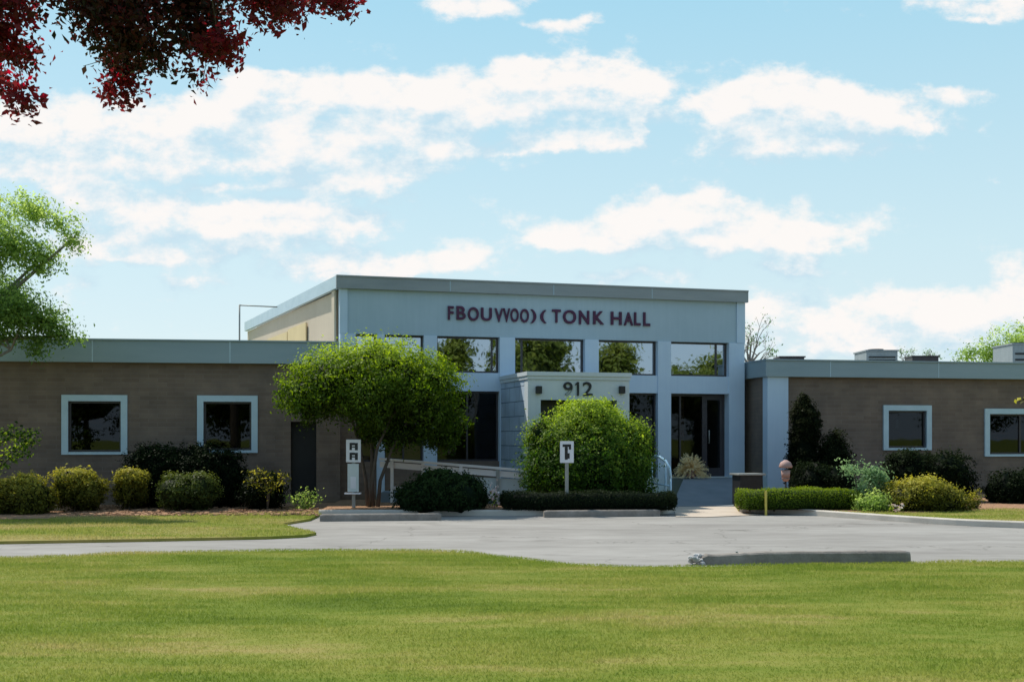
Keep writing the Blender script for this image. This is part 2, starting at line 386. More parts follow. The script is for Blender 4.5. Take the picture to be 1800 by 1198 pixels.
# front lawn: gridded sheet with very soft undulation
EX = np.array([p[0] for p in near_edge]); EY = np.array([p[1] for p in near_edge])
def edge_y(x): return np.interp(x, EX, EY)
def lawn_z(x, y): return .022 + .016 * np.sin(x * .9 + 1) * np.sin(y * .8) * np.clip((edge_y(x) - y) / 2, 0, 1)
def front_lawn():
    xs = np.linspace(-26, 26, 105); ts = np.linspace(0, 1, 50)
    V = []; 
    for t in ts:
        for x in xs:
            e = float(edge_y(x)); y = -12 + (e + 12) * t
            V.append((x, y, float(lawn_z(x, y)) if t < 1 else .004))
    nx = len(xs)
    Fs = [(j*nx+i, j*nx+i+1, (j+1)*nx+i+1, (j+1)*nx+i) for j in range(len(ts)-1) for i in range(nx-1)]
    me = bpy.data.meshes.new('lawn'); me.from_pydata(V, [], Fs); me.update(); me.materials.append(M['lawn'])
    for p in me.polygons: p.use_smooth = True
    o = bpy.data.objects.new('lawn', me); COL.objects.link(o); o['kind'] = 'structure'; return o
front_lawn()

def blades(name, X, Y, Z, hgt, wid, mat, label):
    n = len(X)
    an = RS.rand(n) * 2 * np.pi; lean = RS.normal(size=(n, 2)) * .55
    h = hgt * (.55 + .7 * RS.rand(n)) * (.8 + .3*np.sin(X*1.7 + np.sin(Y*1.3)*2) * np.sin(Y*2.1 + X*.4)); w = wid * (.7 + .6 * RS.rand(n))
    base = np.stack([X, Y, Z], 1)
    dx = np.stack([np.cos(an) * w, np.sin(an) * w, np.zeros(n)], 1)
    tip = base + np.stack([lean[:, 0] * h, lean[:, 1] * h, h], 1)
    V = np.stack([base - dx, base + dx, tip], 1).reshape(-1, 3)
    me = bpy.data.meshes.new(name)
    me.vertices.add(3*n); me.vertices.foreach_set('co', V.astype(np.float32).ravel())
    me.loops.add(3*n); me.loops.foreach_set('vertex_index', np.arange(3*n, dtype=np.int32))
    me.polygons.add(n); me.polygons.foreach_set('loop_start', (np.arange(n) * 3).astype(np.int32)); me.polygons.foreach_set('loop_total', np.full(n, 3, np.int32))
    me.update(calc_edges=True); me.materials.append(mat)
    o = bpy.data.objects.new(name, me); COL.objects.link(o)
    return tag(o, label, 'grass', None, 'stuff')
n = 520000
Yb = 4.5 + (16.2 - 4.5) * RS.rand(n) ** .75; Xb = (RS.rand(n) * 2 - 1) * (Yb * .56 + 1.2)
ok = Yb < edge_y(Xb) + .035 * np.sin(Xb*7) + .02 * RS.normal(size=n); Xb, Yb = Xb[ok], Yb[ok]
blades('grass', Xb, Yb, lawn_z(Xb, Yb) - .004, .031, .0040, M['blade'], 'short mown bright green lawn grass in the foreground')

HL = .045
z1 = .105; z2 = HL + .005
MUL = smooth_line([tuple(gr(x, y, z2)[:2]) for x, y in ((-200,914),(0,912),(80,911),(105,908),(230,906),(340,903),(430,902),(520,899),(600,896))], 4) + [(-3.9,26.3),(-11.3,25.2),(-16,24.5)]
MUR = smooth_line([tuple(gr(x, y, z1)[:2]) for x, y in ((1300,893),(1480,898),(1600,900),(1700,897),(1760,893),(1900,896))], 4) + [(14.5,29.9),(6.8,28.5),(5.3,27.5)]
# far lawns (raised a little behind kerbs)
ZB = .10
leftlawn = [(-30,17.4)] + [tuple(gr(x, y, ZB)[:2]) for x, y in ((-300,948),(0,944),(250,940),(470,936),(535,933),(556,929),(525,922),(492,914),(545,906),(560,899))] + [(-3.6,26.2),(-11.4,25.2),(-30,22.5)]
KR = [tuple(gr(x, y, 0)[:2]) for x, y in ((1300,900),(1400,904),(1500,911),(1600,918),(1700,924),(1800,928),(1950,935))]
KM = [tuple(gr(x, y, 0)[:2]) for x, y in ((560,906),(700,906),(870,906),(1000,905),(1150,904),(1186,899))]
rightlawn = [(x, y+.1) for x, y in smooth_line(KR, 5)] + [(30,17.9),(30,33),(13.4,29.8),(6.6,28.4),(5.3,27.5)]
midbed = [(x, y+.1) for x, y in smooth_line(KM, 5)] + [(3.4,24.6),(3.3,27.8),(-4.0,26.5)]
def raised(name, pts, mat, h=None):
    m = MB(); m.prism(pts, -.02, h or ZB); o = m.build(name, mat); o['kind'] = 'structure'; return o
HL = .045
raised('side_lawn', leftlawn, M['lawn_dry'], HL); raised('side_lawn', rightlawn, M['lawn_dry']); raised('planting_bed', midbed, M['mulch'])
def in_poly(X, Y, poly):
    c = np.zeros(len(X), bool); m = len(poly)
    for i in range(m):
        x1, y1 = poly[i][:2]; x2, y2 = poly[(i+1) % m][:2]
        with np.errstate(divide='ignore', invalid='ignore'):
            hit = ((y1 > Y) != (y2 > Y)) & (X < (x2-x1) * (Y-y1) / (y2-y1+1e-12) + x1)
        c ^= hit
    return c
for poly, xr, yr, nn, lb in ((leftlawn, (-13.5,-3), (17,26), 90000, 'patchy dry green grass before the left wing shrubs'), (rightlawn, (4.5,14.5), (18,27), 70000, 'dry green grass strip before the right wing shrubs')):
    X = xr[0] + (xr[1]-xr[0]) * RS.rand(nn); Y = yr[0] + (yr[1]-yr[0]) * RS.rand(nn); ok = in_poly(X, Y, poly)
    ok &= ~in_poly(X, Y, MUL if poly is leftlawn else MUR)
    X, Y = X[ok], Y[ok]
    if poly is leftlawn:
        Zg = np.full(len(X), HL)
    else: Zg = np.full(len(X), ZB)
    blades('grass', X, Y, Zg - .003, .045, .006, M['blade_dry'], lb)
# mulch strips under the shrubs
plane_poly('mulch_bed', MUL, z2, M['mulch'])
plane_poly('mulch_bed', MUR, z1, M['mulch'])
# loose mulch chips
def chips(cnt, polyxy, z, label):
    m = MB()
    for k in range(cnt):
        x, y = polyxy()
        s = random.uniform(.015, .05); R = Matrix.Translation((x, y, z + s*.25)) @ Matrix.Rotation(random.random()*6.3, 4, 'Z') @ Matrix.Rotation(random.uniform(-.5,.5), 4, 'X')
        m.box(-s, s, -s*.5, s*.5, -s*.2, s*.2, 0, R)
    return tag(m.build('mulch_chips', M['mulch']), label, 'mulch', None, 'stuff')
chips(1500, lambda: tuple(gr(random.uniform(120, 560), random.uniform(888, 906), z2)[:2]), z2, 'reddish brown wood chips scattered under the left shrubs')
# kerbs
def kerb(label, pts, w=.13, h=.115):
    pts = smooth_line(pts, 5); m = MB()
    left, right = [], []
    for i, p in enumerate(pts):
        a = Vector(pts[max(i-1,0)]); b = Vector(pts[min(i+1,len(pts)-1)]); t = (b-a).normalized(); nn = Vector((-t.y, t.x))
        left.append(Vector(p) + nn * w); right.append(Vector(p))
    for i in range(len(pts)-1):
        a, b, c, d = right[i], right[i+1], left[i+1], left[i]
        m.quad((a.x,a.y,0),(b.x,b.y,0),(b.x,b.y,h-.02),(a.x,a.y,h-.02))
        m.quad((a.x,a.y,h-.02),(b.x,b.y,h-.02),(b.x+(c.x-b.x)*.15,b.y+(c.y-b.y)*.15,h),(a.x+(d.x-a.x)*.15,a.y+(d.y-a.y)*.15,h))
        m.quad((a.x+(d.x-a.x)*.15,a.y+(d.y-a.y)*.15,h),(b.x+(c.x-b.x)*.15,b.y+(c.y-b.y)*.15,h),(c.x,c.y,h),(d.x,d.y,h))
        m.quad((d.x,d.y,h),(c.x,c.y,h),(c.x,c.y,-.01),(d.x,d.y,-.01))
    bmesh.ops.remove_doubles(m.bm, verts=m.bm.verts, dist=.0005)
    o = m.build('kerb', M['kerb']); o['kind'] = 'structure'; return o
kerb('r', KR)
kerb('m', KM)
# entrance walk
plane_poly('walkway', [tuple(gr(x, y, .012)[:2]) for x, y in ((1186,898),(1188,907),(1240,908),(1335,904),(1322,901),(1290,889),(1180,887))], .012, M['walk'])

# ================================================================== TOWN HALL
A = Vector((-4.02, 26.6, 0)); ang = math.atan2(29.45 - 26.6, 6.0 + 4.02)
dx, dy = math.cos(ang), math.sin(ang)
def sc(px, off=0.0):            # distance along the central front for a bearing, off = metres in front of it
    ax, ay = A.x + dy * off, A.y - dx * off
    u = u_(px); return (u * ay - ax) / (dx - u * dy)
def zc(px, py, off=0.0):
    s = sc(px, off); Y = A.y - dx * off + s * dy; return EYE + (HZ - py) / F * Y
hall = thing('town_hall', 'low grey blue and brown brick town hall with raised central block', 'building', A, ang)
def hb(name, mat, *boxes, parent=hall, bev=0):
    m = MB()
    for b in boxes: m.box(*b, bev)
    return m.build(name, M[mat], parent)
W = sc(1308)
TOP, FB = 5.30, 5.03
WT, WB, LT, FL = 3.985, 3.115, 2.67, .54      # window top / bottom, lower opening top, floor
cols = [(598,625),(662,676),(745,768),(878,905),(1028,1052),(1156,1179),(1281,1308)]
cs_ = [(sc(a), sc(b)) for a, b in cols]; cs_[0] = (0, cs_[0][1]); cs_[-1] = (cs_[-1][0], W)
TH = .32
hb('front_wall', 'stucco', (0, W, 0, TH, WT, FB + .1))
hb('fascia', 'fascia_top', (-.10, W + .06, -.12, .0, FB, TOP), (-.10, W+.06, -.14, .002, TOP, TOP+.035))
for i, (a, b) in enumerate(cs_):
    if i == 0:
        hb('column', 'column', (a, b, -.025, TH, LT, WT - .002)); hb('pier', 'brick', (a, b, -.025, TH, 0, LT-.001)); continue
    o = hb('column', 'column', (a, b, -.025, TH, 0, WT - .002))
hb('spandrel', 'column', *[(cs_[i][1], cs_[i+1][0], .0, TH, LT, WB) for i in range(len(cs_)-1)])
# corner trims on the block
hb('corner_trim', 'column', (-.012, .17, -.035, -.001, WT + .001, FB - .001)); hb('corner_trim', 'column', (W - .22, W + .012, -.035, -.001, WT + .001, FB - .001))
# plinth / low wall under the left glass
lows = [(i, .54) for i in range(5)]
hb('plinth', 'brick', *[(cs_[i][1], cs_[i+1][0], .02, TH, 0, .98) for i in range(0, 3)]); hb('plinth', 'portal', *[(cs_[i][1], cs_[i+1][0], .02, TH, 0, FL) for i in range(3, 6)])
# upper windows
def hall_window(i, z0, z1, glass, mull=(), depth=.16, fr='bronze', label=None):
    a, b = cs_[i][1], cs_[i+1][0]; f = .045
    w = hb('window', fr, (a, a+f, depth-.03, depth+.05, z0, z1), (b-f, b, depth-.03, depth+.05, z0, z1), (a+f, b-f, depth-.03, depth+.05, z0, z0+f), (a+f, b-f, depth-.03, depth+.05, z1-f, z1),
           *[(a+(b-a)*k-.02, a+(b-a)*k+.02, depth-.03, depth+.05, z0+f, z1-f) for k in mull])
    m = MB(); m.quad((a+f, depth, z0+f), (b-f, depth, z0+f), (b-f, depth, z1-f), (a+f, depth, z1-f)); m.build('pane', M[glass], w)
    if label: w['label'] = label
    return w
for i in range(6): hall_window(i, WB, WT, 'glass_up', (.82,) if i in (5,) else ((.12,) if i == 3 else ((.9,) if i == 2 else ())))
for i in (0, 1, 2): hall_window(i, .98, LT, 'glass_low', (.5,) if i else ())
hall_window(4, FL, LT, 'glass_low')
hb('added_backing', 'cream', (cs_[0][1], cs_[1][0], .24, .26, .98, LT), (cs_[1][1], cs_[2][0], .24, .26, .98, LT))  # panels added behind the glass so the unlit room looks warm
# glazed screen with double door in the entrance bay
a5, b5 = cs_[5][1], cs_[6][0]; D5 = .24
door_s = a5 + (b5 - a5) * .63
ent = hb('entrance_screen', 'bronze', (a5, a5+.05, D5, D5+.08, FL, LT), (b5-.05, b5, D5, D5+.08, FL, LT), (a5+.05, b5-.05, D5, D5+.08, LT-.06, LT), (door_s-.03, door_s+.03, D5, D5+.08, FL, LT-.06), (a5+.05, door_s-.03, D5, D5+.08, FL, FL+.1), (a5+.35, a5+.39, D5, D5+.08, FL+.1, LT-.06))
m = MB(); m.quad((a5+.05, D5+.04, FL+.1), (door_s-.03, D5+.04, FL+.1), (door_s-.03, D5+.04, LT-.06), (a5+.05, D5+.04, LT-.06)); m.build('pane', M['glass_low'], ent)
dr = hb('door', 'bronze', (door_s+.03, door_s+.11, D5+.01, D5+.06, FL, LT-.06), (b5-.13, b5-.05, D5+.01, D5+.06, FL, LT-.06), (door_s+.11, b5-.13, D5+.01, D5+.06, FL, FL+.22), (door_s+.11, b5-.13, D5+.01, D5+.06, LT-.15, LT-.06))
m = MB(); m.quad((door_s+.11, D5+.035, FL+.22), (b5-.13, D5+.035, FL+.22), (b5-.13, D5+.035, LT-.15), (door_s+.11, D5+.035, LT-.15)); m.build('pane', M['glass_low'], dr)
m = MB(); m.tube([(door_s+.15, D5-.03, FL+.85), (door_s+.15, D5-.03, FL+1.2)], .014); m.tube([(door_s+.15, D5-.03, FL+.87), (door_s+.15, D5+.03, FL+.87)], .01); m.tube([(door_s+.15, D5-.03, FL+1.18), (door_s+.15, D5+.03, FL+1.18)], .01); m.build('handle', M['galv'], dr, True)
# body of the block: side walls (the flank opens out slightly), back, roof, inside
Bk = hall.matrix_world
inv = (Matrix.Translation(A) @ Matrix.Rotation(ang, 4, 'Z')).inverted()
def loc(x, y, z=0): p = inv @ Vector((x, y, z)); return p
pb = loc(-8.74, 37.6); pr = (W, pb.y)
def wall_seg(m, p, q, t, z0, z1):      # wall from p to q (xy), thickness t to the left of p->q
    p, q = Vector(p[:2]), Vector(q[:2]); d = (q-p).normalized(); nn = Vector((-d.y, d.x)) * t
    m.prism([p, q, q+nn, p+nn], z0, z1); return m
wall_seg(MB(), (pb.x, pb.y), (0, TH+.001), .3, 0, TOP - .27).build('side_wall', M['cream'], hall)
m = MB(); wall_seg(m, (pb.x, pb.y), (-.0, .003), -.10, TOP-.26, TOP+.03); m.build('side_fascia', M['trim'], hall)
# cream panels on the flank, their sunlit look put into brighter yellow
fd = Vector((pb.x, pb.y)).normalized(); fn = Vector((-fd.y, fd.x)) if (-fd.y) < 0 else Vector((fd.y, -fd.x))
if fn.x > 0: fn = -fn
def flank(s0, s1, z0, z1, off, name, mat):
    p = fd * s0 + fn * .001; q = fd * s1 + fn * .001; mm = MB(); mm.prism([p, q, q + fn*off, p + fn*off], z0, z1); return mm.build(name, M[mat], hall)
flank(3.4, 5.6, 3.5, 4.55, .03, 'wall_panel', 'cream_panel'); flank(5.7, 8.6, 3.5, 4.5, .03, 'wall_panel', 'cream_panel')
flank(.34, .6, 3.3, TOP-.27, .05, 'flank_pilaster', 'cream'); 
hb('back_wall', 'cream', (pb.x + .31, W, pb.y, pb.y + .3, 0, TOP - .1)); hb('right_wall', 'stucco', (W - .3, W, TH + .001, pb.y - .001, 0, TOP - .003))
m = MB(); m.prism([(0.001, .05), (W-.301, .05), (W-.301, pb.y-.002), (pb.x+.30, pb.y-.002)], TOP-.2, TOP-.12); m.build('roof', M['roof'], hall)
hb('interior_floor', 'interior', (.32, W-.31, TH+.002, 6.5, FL-.12, FL-.002)); hb('interior_wall', 'interior', (.32, W-.31, 4.2, 4.3, FL, 4.8))
hb('ceiling', 'interior', (.32, W-.31, TH+.002, 4.19, LT+.15, LT+.35))
hb('interior_partition', 'interior', (W-1.55, W-1.45, TH+.2, 4.1, FL, LT+.14)); hb('counter', 'interior_dark', (W-2.9, W-1.9, 2.5, 3.1, FL, FL+1.0))
[hb('fascia_seam', 'stucco', (x, x+.02, -.126, -.121, FB+.01, TOP-.01)) for x in (2.6, 5.2, 7.8)]
# --- portal
PD = 2.31
p0 = sc(880); p1 = p0 + 2.43; PT = 3.03
hb('portal_wall', 'portal', (p0, p0+.30, -PD, -PD+.28, 0, PT-.17), (p1-.30, p1, -PD, -PD+.28, 0, PT-.17), (p0+.30, p1-.30, -PD, -PD+.28, 2.40, PT-.17))
hb('portal_cornice', 'portal', (p0-.04, p1+.04, -PD-.06, -.03, PT-.09, PT), (p0-.02, p1+.02, -PD-.03, -.03, PT-.168, PT-.091))
hb('portal_side', 'stone', (p0+.003, p0+.22, -PD+.281, -.03, 0, PT-.17), (p1-.22, p1-.003, -PD+.281, -.03, 0, PT-.17))
hb('portal_door', 'bronze', (p0+.30, p1-.30, -PD+.6, -PD+.66, 0, 2.39))
hb('portal_ceiling', 'interior', (p0+.23, p1-.23, -PD+.29, -.03, 2.42, 2.5))
for px in (946, 1092):
    s = sc(px, PD); z = zc(px, 685, PD)
    w = hb('wall_lamp', 'black', (s-.065, s+.065, -PD-.10, -PD-.003, z-.085, z+.085), bev=.01)
# --- lettering
def glyph_obj(chars, z0f, hgt, yoff, name, parent, mat, off=.006, depth=.025, side=0):
    """each glyph squeezed into its own box; joined into one mesh"""
    vs_all, fs_all = [], []; base = 0
    for ch, s0, s1, z0, z1 in chars:
        cu = bpy.data.curves.new('glyph', 'FONT'); cu.body = ch; cu.size = 1; cu.extrude = .02; cu.offset = off
        ob = bpy.data.objects.new('glyph', cu); me = bpy.data.meshes.new_from_object(ob)
        co = np.array([v.co[:] for v in me.vertices]); mn, mx_ = co.min(0), co.max(0)
        co[:, 0] = s0 + (co[:, 0]-mn[0]) / (mx_[0]-mn[0]) * (s1-s0); zz = z0 + (co[:, 1]-mn[1]) / (mx_[1]-mn[1]) * (z1-z0)
        yy = yoff - (co[:, 2]-mn[2]) / (mx_[2]-mn[2]) * depth
        vs_all += [(a, b, c) for a, b, c in zip(co[:, 0], yy, zz)]
        fs_all += [[base + v for v in p.vertices] for p in me.polygons]; base += len(co)
        bpy.data.objects.remove(ob); bpy.data.curves.remove(cu); bpy.data.meshes.remove(me)
    me = bpy.data.meshes.new(name); me.from_pydata(vs_all, [], fs_all); me.update(); me.materials.append(M[mat])
    o = bpy.data.objects.new(name, me); COL.objects.link(o); o.parent = parent; return o
G = [('F',787,797,538,562),('B',802,818,538,562),('O',822,841,540,564),('U',845,864,541,564),('V',869,884,542,566),('V',884,896,542,566),('O',897,911,542,566),('O',914,929,543,567),(')',932,942,544,568),('(',949,960,545,568),
     ('T',970,985,544,567),('O',989,1012,545,569),('N',1017,1035,546,570),('K',1042,1061,547,570),('H',1073,1092,548,571),('A',1096,1112,549,572),('L',1114,1125,549,572),('L',1130,1142,549,573)]
for gi_ in G: glyph_obj([(c, sc(a), sc(b), zc((a+b)/2, y1), zc((a+b)/2, y0)) for c, a, b, y0, y1 in [gi_]], 0, 0, -.002, 'letter', hall, 'letter', .022, .05)
G2 = [('9',990,1006,671,695),('2',1024,1041,671,695)]
s1a, s1b = sc(1011, PD), sc(1019, PD); zb1, zt1 = zc(1015, 695, PD), zc(1015, 671, PD)
m = MB(); m.box(s1a+.04, s1a+.085, -PD-.035, -PD-.004, zb1, zt1); m.bm.faces.new([m.bm.verts.new(p) for p in ((s1a+.039, -PD-.034, zt1-.002), (s1a+.039, -PD-.034, zt1-.055), (s1a-.01, -PD-.034, zt1-.085), (s1a-.01, -PD-.034, zt1-.05))]); m.build('number', M['black'], hall)
for gi_ in G2: glyph_obj([(c, sc(a, PD), sc(b, PD), zc((a+b)/2, y1, PD), zc((a+b)/2, y0, PD)) for c, a, b, y0, y1 in [gi_]], 0, 0, -PD-.002, 'number', hall, 'black', .01, .03)

# --- left wing (own frame)
lw0 = Vector((-11.39, 25.3, 0)); lw1 = Vector((-3.98, 26.35, 0))
def wing_frame(p, q, label_empty=None):
    a = math.atan2(q.y-p.y, q.x-p.x)
    return a
def in_hall(p, a):   # local placement of a part frame under the hall
    return (Matrix.Translation(A) @ Matrix.Rotation(ang, 4, 'Z')).inverted() @ Matrix.Translation(p) @ Matrix.Rotation(a, 4, 'Z')
def wpart(name, mat, frame, *boxes, parent=hall, bev=0):
    m = MB()
    for b in boxes: m.box(*b, bev)
    o = m.build(name, M[mat], hall); o.matrix_local = frame
    return o
def sub(name, mat, owner, *boxes):
    m = MB()
    for b in boxes: m.box(*b)
    return m.build(name, M[mat], owner)
aL = math.atan2(lw1.y-lw0.y, lw1.x-lw0.x); FLm = in_hall(lw0, aL); LL = (lw1-lw0).length
def sl(px, o=lw0, a=aL, off=0):
    ax, ay = o.x + math.sin(a)*off, o.y - math.cos(a)*off; u = u_(px); return (u*ay - ax) / (math.cos(a) - u*math.sin(a))
def zl(px, py, o=lw0, a=aL):
    s = sl(px, o, a); return EYE + (HZ-py)/F * (o.y + s*math.sin(a))
LTOP, LFB = 3.73, 3.24
def wall_with_holes(name, mat, frame, x0, x1, y0, y1, z0, z1, holes):
    """solid wall of boxes around rectangular holes (x0,x1,z0,z1), left to right"""
    bx = []; x = x0
    for (a, b, c, d) in holes:
        bx.append((x, a, y0, y1, z0, z1)); bx.append((a, b, y0, y1, z0, c)); bx.append((a, b, y0, y1, d, z1)); x = b
    bx.append((x, x1, y0, y1, z0, z1))
    return wpart(name, mat, frame, *bx)
wl = [(112,221,697,800),(350,450,698,797)]
holesL = [(sl(a)+.10, sl(b)-.10, zl((a+b)/2, y1)+.08, zl((a+b)/2, y0)-.10) for a, b, y0, y1 in wl] + [(sl(511), sl(556), .1, 1.92)]
wall_with_holes('wing_wall', 'brick', FLm, -12, LL, 0, .3, 0, LFB-.001, holesL)
wpart('wing_fascia', 'fascia', FLm, (-12.1, LL-.03, -.16, .3, LFB, LTOP), (-12.1, LL-.03, -.19, .3, LTOP+.001, LTOP+.035))
wpart('wing_roof', 'roof', FLm, (-12, LL-.4, .301, 11, LTOP-.35, LTOP-.25))
wpart('wing_back', 'interior_dark', FLm, (-12, LL-.1, 1.5, 1.6, 0, LTOP-.36))
def wing_window(frame, a, b, z0, z1, mull=None, sill=.0, label=None):
    w = wpart('window', 'trim', frame, (a-.14, a+.0, -.05, .12, z0-.06, z1+.14), (b, b+.14, -.05, .12, z0-.06, z1+.14), (a, b, -.05, .12, z1, z1+.14), (a, b, -.045, .12, z0-.06, z0))
    sub('sash', 'bronze', w, (a+.001, a+.045, .05, .10, z0+.001, z1-.001), (b-.045, b-.001, .05, .10, z0+.001, z1-.001), (a+.045, b-.045, .05, .10, z0+.001, z0+.045), (a+.045, b-.045, .05, .10, z1-.045, z1-.001),
        *([(mull-.025, mull+.025, .045, .10, z0+.045, z1-.045)] if mull else []))
    m = MB(); m.quad((a+.03,.075,z0+.03),(b-.03,.075,z0+.03),(b-.03,.075,z1-.03),(a+.03,.075,z1-.03)); m.build('pane', M['glass_wing'], w)
    if label: w['label'] = label
    return w
for h in holesL[:2]: wing_window(FLm, *h)
for k in range(4): wpart('fascia_seam', 'trim', FLm, (-4+k*3.0, -3.978+k*3.0, -.166, -.161, LFB+.005, LTOP-.005))
h = holesL[2]
wpart('side_door', 'interior_dark', FLm, (h[0]+.01, h[1]-.01, .15, .2, h[2], h[3]-.005))
# --- right wing
rw0 = Vector((6.41, 28.5, 0)); rw1 = Vector((13.46, 29.9, 0)); aR = math.atan2(rw1.y-rw0.y, rw1.x-rw0.x); FRm = in_hall(rw0, aR)
RTOP, RFB = 3.47, 3.07
def sr(px): return sl(px, rw0, aR)
def zr(px, py): return zl(px, py, rw0, aR)
wr = [(1553,1635,714,790),(1731,1835,720,801)]
holesR = [(sr(a)+.12, sr(b)-.12, zr((a+b)/2, y1)+.05, zr((a+b)/2, y0)-.11) for a, b, y0, y1 in wr]
PW = sr(1383)
wall_with_holes('wing_wall', 'brick', FRm, 0.301, 14, 0, .3, 0, RFB-.001, holesR)
wpart('return_wall', 'brick_return', FRm, (0, .3, 0.001, 2.6, 0, RFB-.001))
wpart('pilaster', 'column', FRm, (-.05, PW, -.09, -.001, 0, RFB-.001), (-.05, -.001, .0, .2, 0, RFB-.001))
wpart('wing_fascia', 'fascia', FRm, (-.12, 14, -.16, .3, RFB, RTOP), (-.12, .25, .301, 2.6, RFB, RTOP), (-.14, 14, -.19, .3, RTOP+.001, RTOP+.035), (-.14, .25, .301, 2.6, RTOP+.001, RTOP+.035))
wpart('wing_roof', 'roof', FRm, (.26, 14, .301, 11, RTOP-.3, RTOP-.2)); wpart('wing_back', 'interior_dark', FRm, (.31, 14, 1.5, 1.6, 0, RTOP-.31))
[wpart('fascia_seam', 'trim', FRm, (1.6+k*3.0, 1.622+k*3.0, -.166, -.161, RFB+.005, RTOP-.005)) for k in range(3)]
wing_window(FRm, *holesR[0]); hh = holesR[1]; wing_window(FRm, *hh, mull=sr(1795))
# papers inside window by the pilaster side
h = holesR[0]; wpart('notice', 'sign_white', FRm, (sr(1578), sr(1583), .10, .105, zr(1580,752), zr(1580,737)))

# ================================================================== ENTRANCE FURNITURE
# ramp up to the entrance
rp = [gr(1181, 889, .02), gr(1289, 889, .02)]
e0 = Vector((A.x + dx*(a5-.02) + dy*.06, A.y + dy*(a5-.02) - dx*.06, FL-.02)); e1 = Vector((A.x + dx*(b5+.05) + dy*.06, A.y + dy*(b5+.05) - dx*.06, FL-.02))
f0 = e0 + Vector((dy, -dx, 0)) * .75; f1 = e1 + Vector((dy, -dx, 0)) * .75
rt = MB()
b0 = Vector((rp[0].x, rp[0].y, .02)); b1 = Vector((rp[1].x, rp[1].y, .02))
def V0(p): return (p.x, p.y, -.02)
rt.quad(b0, b1, f1, f0); rt.quad(f0, f1, e1, e0); rt.quad(V0(b0), b0, f0, V0(f0)); rt.quad(V0(f0), f0, e0, V0(e0)); rt.quad(b1, V0(b1), V0(f1), f1); rt.quad(f1, V0(f1), V0(e1), e1); rt.quad(V0(b0), V0(b1), b1, b0)
bmesh.ops.remove_doubles(rt.bm, verts=rt.bm.verts, dist=.001)
rr_ = rt.build('ramp', M['ramp']); tag(rr_, 'blue grey concrete ramp rising to the right hand entrance doors', 'ramp')

# blue curved handrail
hr = thing('handrail', 'light blue curved metal handrail beside the ramp and round shrub', 'handrail', (0,0,0))
q = [at(1146, 806, 25.2), at(1152, 801, 25.1), at(1160, 803, 25.0), at(1170, 810, 24.9), at(1177, 822, 24.8), at(1179, 840, 24.75)]
m = MB(); m.tube(q, .032, 10); m.build('rail', M['blue_paint'], hr, True)
for p in (q[0], q[3], q[5]):
    m = MB(); m.tube([(p.x, p.y, .1), (p.x, p.y, p.z)], .022, 8); m.build('post', M['blue_paint'], hr, True)
m = MB(); pa = q[0]; pc = q[5]
m.tube([(pa.x, pa.y, .55), (pc.x, pc.y, .5)], .018, 8); m.build('lower_rail', M['blue_paint'], hr, True)

# white wooden rail fence of the long access ramp
ff = thing('ramp_railing', 'weathered pale board railing before the dark left glass front', 'railing', (0,0,0))
ra, rb = at(668, 806, 25.5), at(922, 826, 24.9)
def board(m, p, q, w, h):
    d = (q-p); d2 = Vector((d.x, d.y, 0)).normalized(); nn = Vector((-d2.y, d2.x, 0)) * w/2; up = Vector((0,0,h/2))
    ps = [p-nn-up, q-nn-up, q+nn-up, p+nn-up, p-nn+up, q-nn+up, q+nn+up, p+nn+up]
    vs = [m.bm.verts.new(x) for x in ps]
    for f in ((0,3,2,1),(4,5,6,7),(0,1,5,4),(1,2,6,5),(2,3,7,6),(3,0,4,7)): m.bm.faces.new([vs[i] for i in f])
m = MB(); board(m, ra, rb, .14, .05); m.build('top_rail', M['rail'], ff)
m = MB(); board(m, ra + Vector((0,.0,-.12)), rb + Vector((0,0,-.12)), .04, .13); m.build('rail_board', M['rail'], ff)
for px in (690, 745, 812, 876):
    t = (px-668)/(922-668); p = ra.lerp(rb, t) + Vector((0, -.055, 0)); m = MB(); m.box(p.x-.035, p.x+.035, p.y-.03, p.y+.03, .08, p.z-.03); m.build('post', M['rail'] if px < 870 else M['galv'], ff)
m = MB(); board(m, ra.lerp(rb, .1) + Vector((0,.0,-.62)), rb + Vector((0,0,-.62)), .04, .06); m.build('lower_rail', M['rail'], ff)
m = MB(); board(m, ra.lerp(rb, .62) + Vector((0,.06,-.42)), rb + Vector((0,.06,-.38)), .02, .36); m.build('infill_panel', M['rail_panel'], ff)
# access deck behind the railing
dk = MB(); pd = [loc(ra.x, ra.y+.12), loc(rb.x, rb.y+.12)]
dko = MB(); dko.prism([(ra.x, ra.y+.1), (rb.x, rb.y+.1), (rb.x+.1, rb.y+2.2), (ra.x-.0, ra.y+.95)], .05, .32); o = dko.build('access_deck', M['ramp']); tag(o, 'low grey concrete access deck behind the pale board railing', 'deck')

# litter bin / planter by the ramp
bp_ = at(1314, 869, 25.6); bn = thing('litter_bin', 'dark square bin with pale flat lid between ramp and hedge', 'litter bin', (bp_.x, bp_.y, .05), ang)
m = MB(); m.box(-.28, .28, -.2, .2, 0, .66, .015); m.build('body', M['black'], bn); m = MB(); m.box(-.33, .33, -.24, .24, .661, .70, .01); m.build('lid', M['galv'], bn)
for sx in (-.25, .25):
    for sy in (-.17, .17):
        m = MB(); m.box(sx-.03, sx+.03, sy-.03, sy+.03, -.05, -.001); m.build('foot', M['black'], bn)

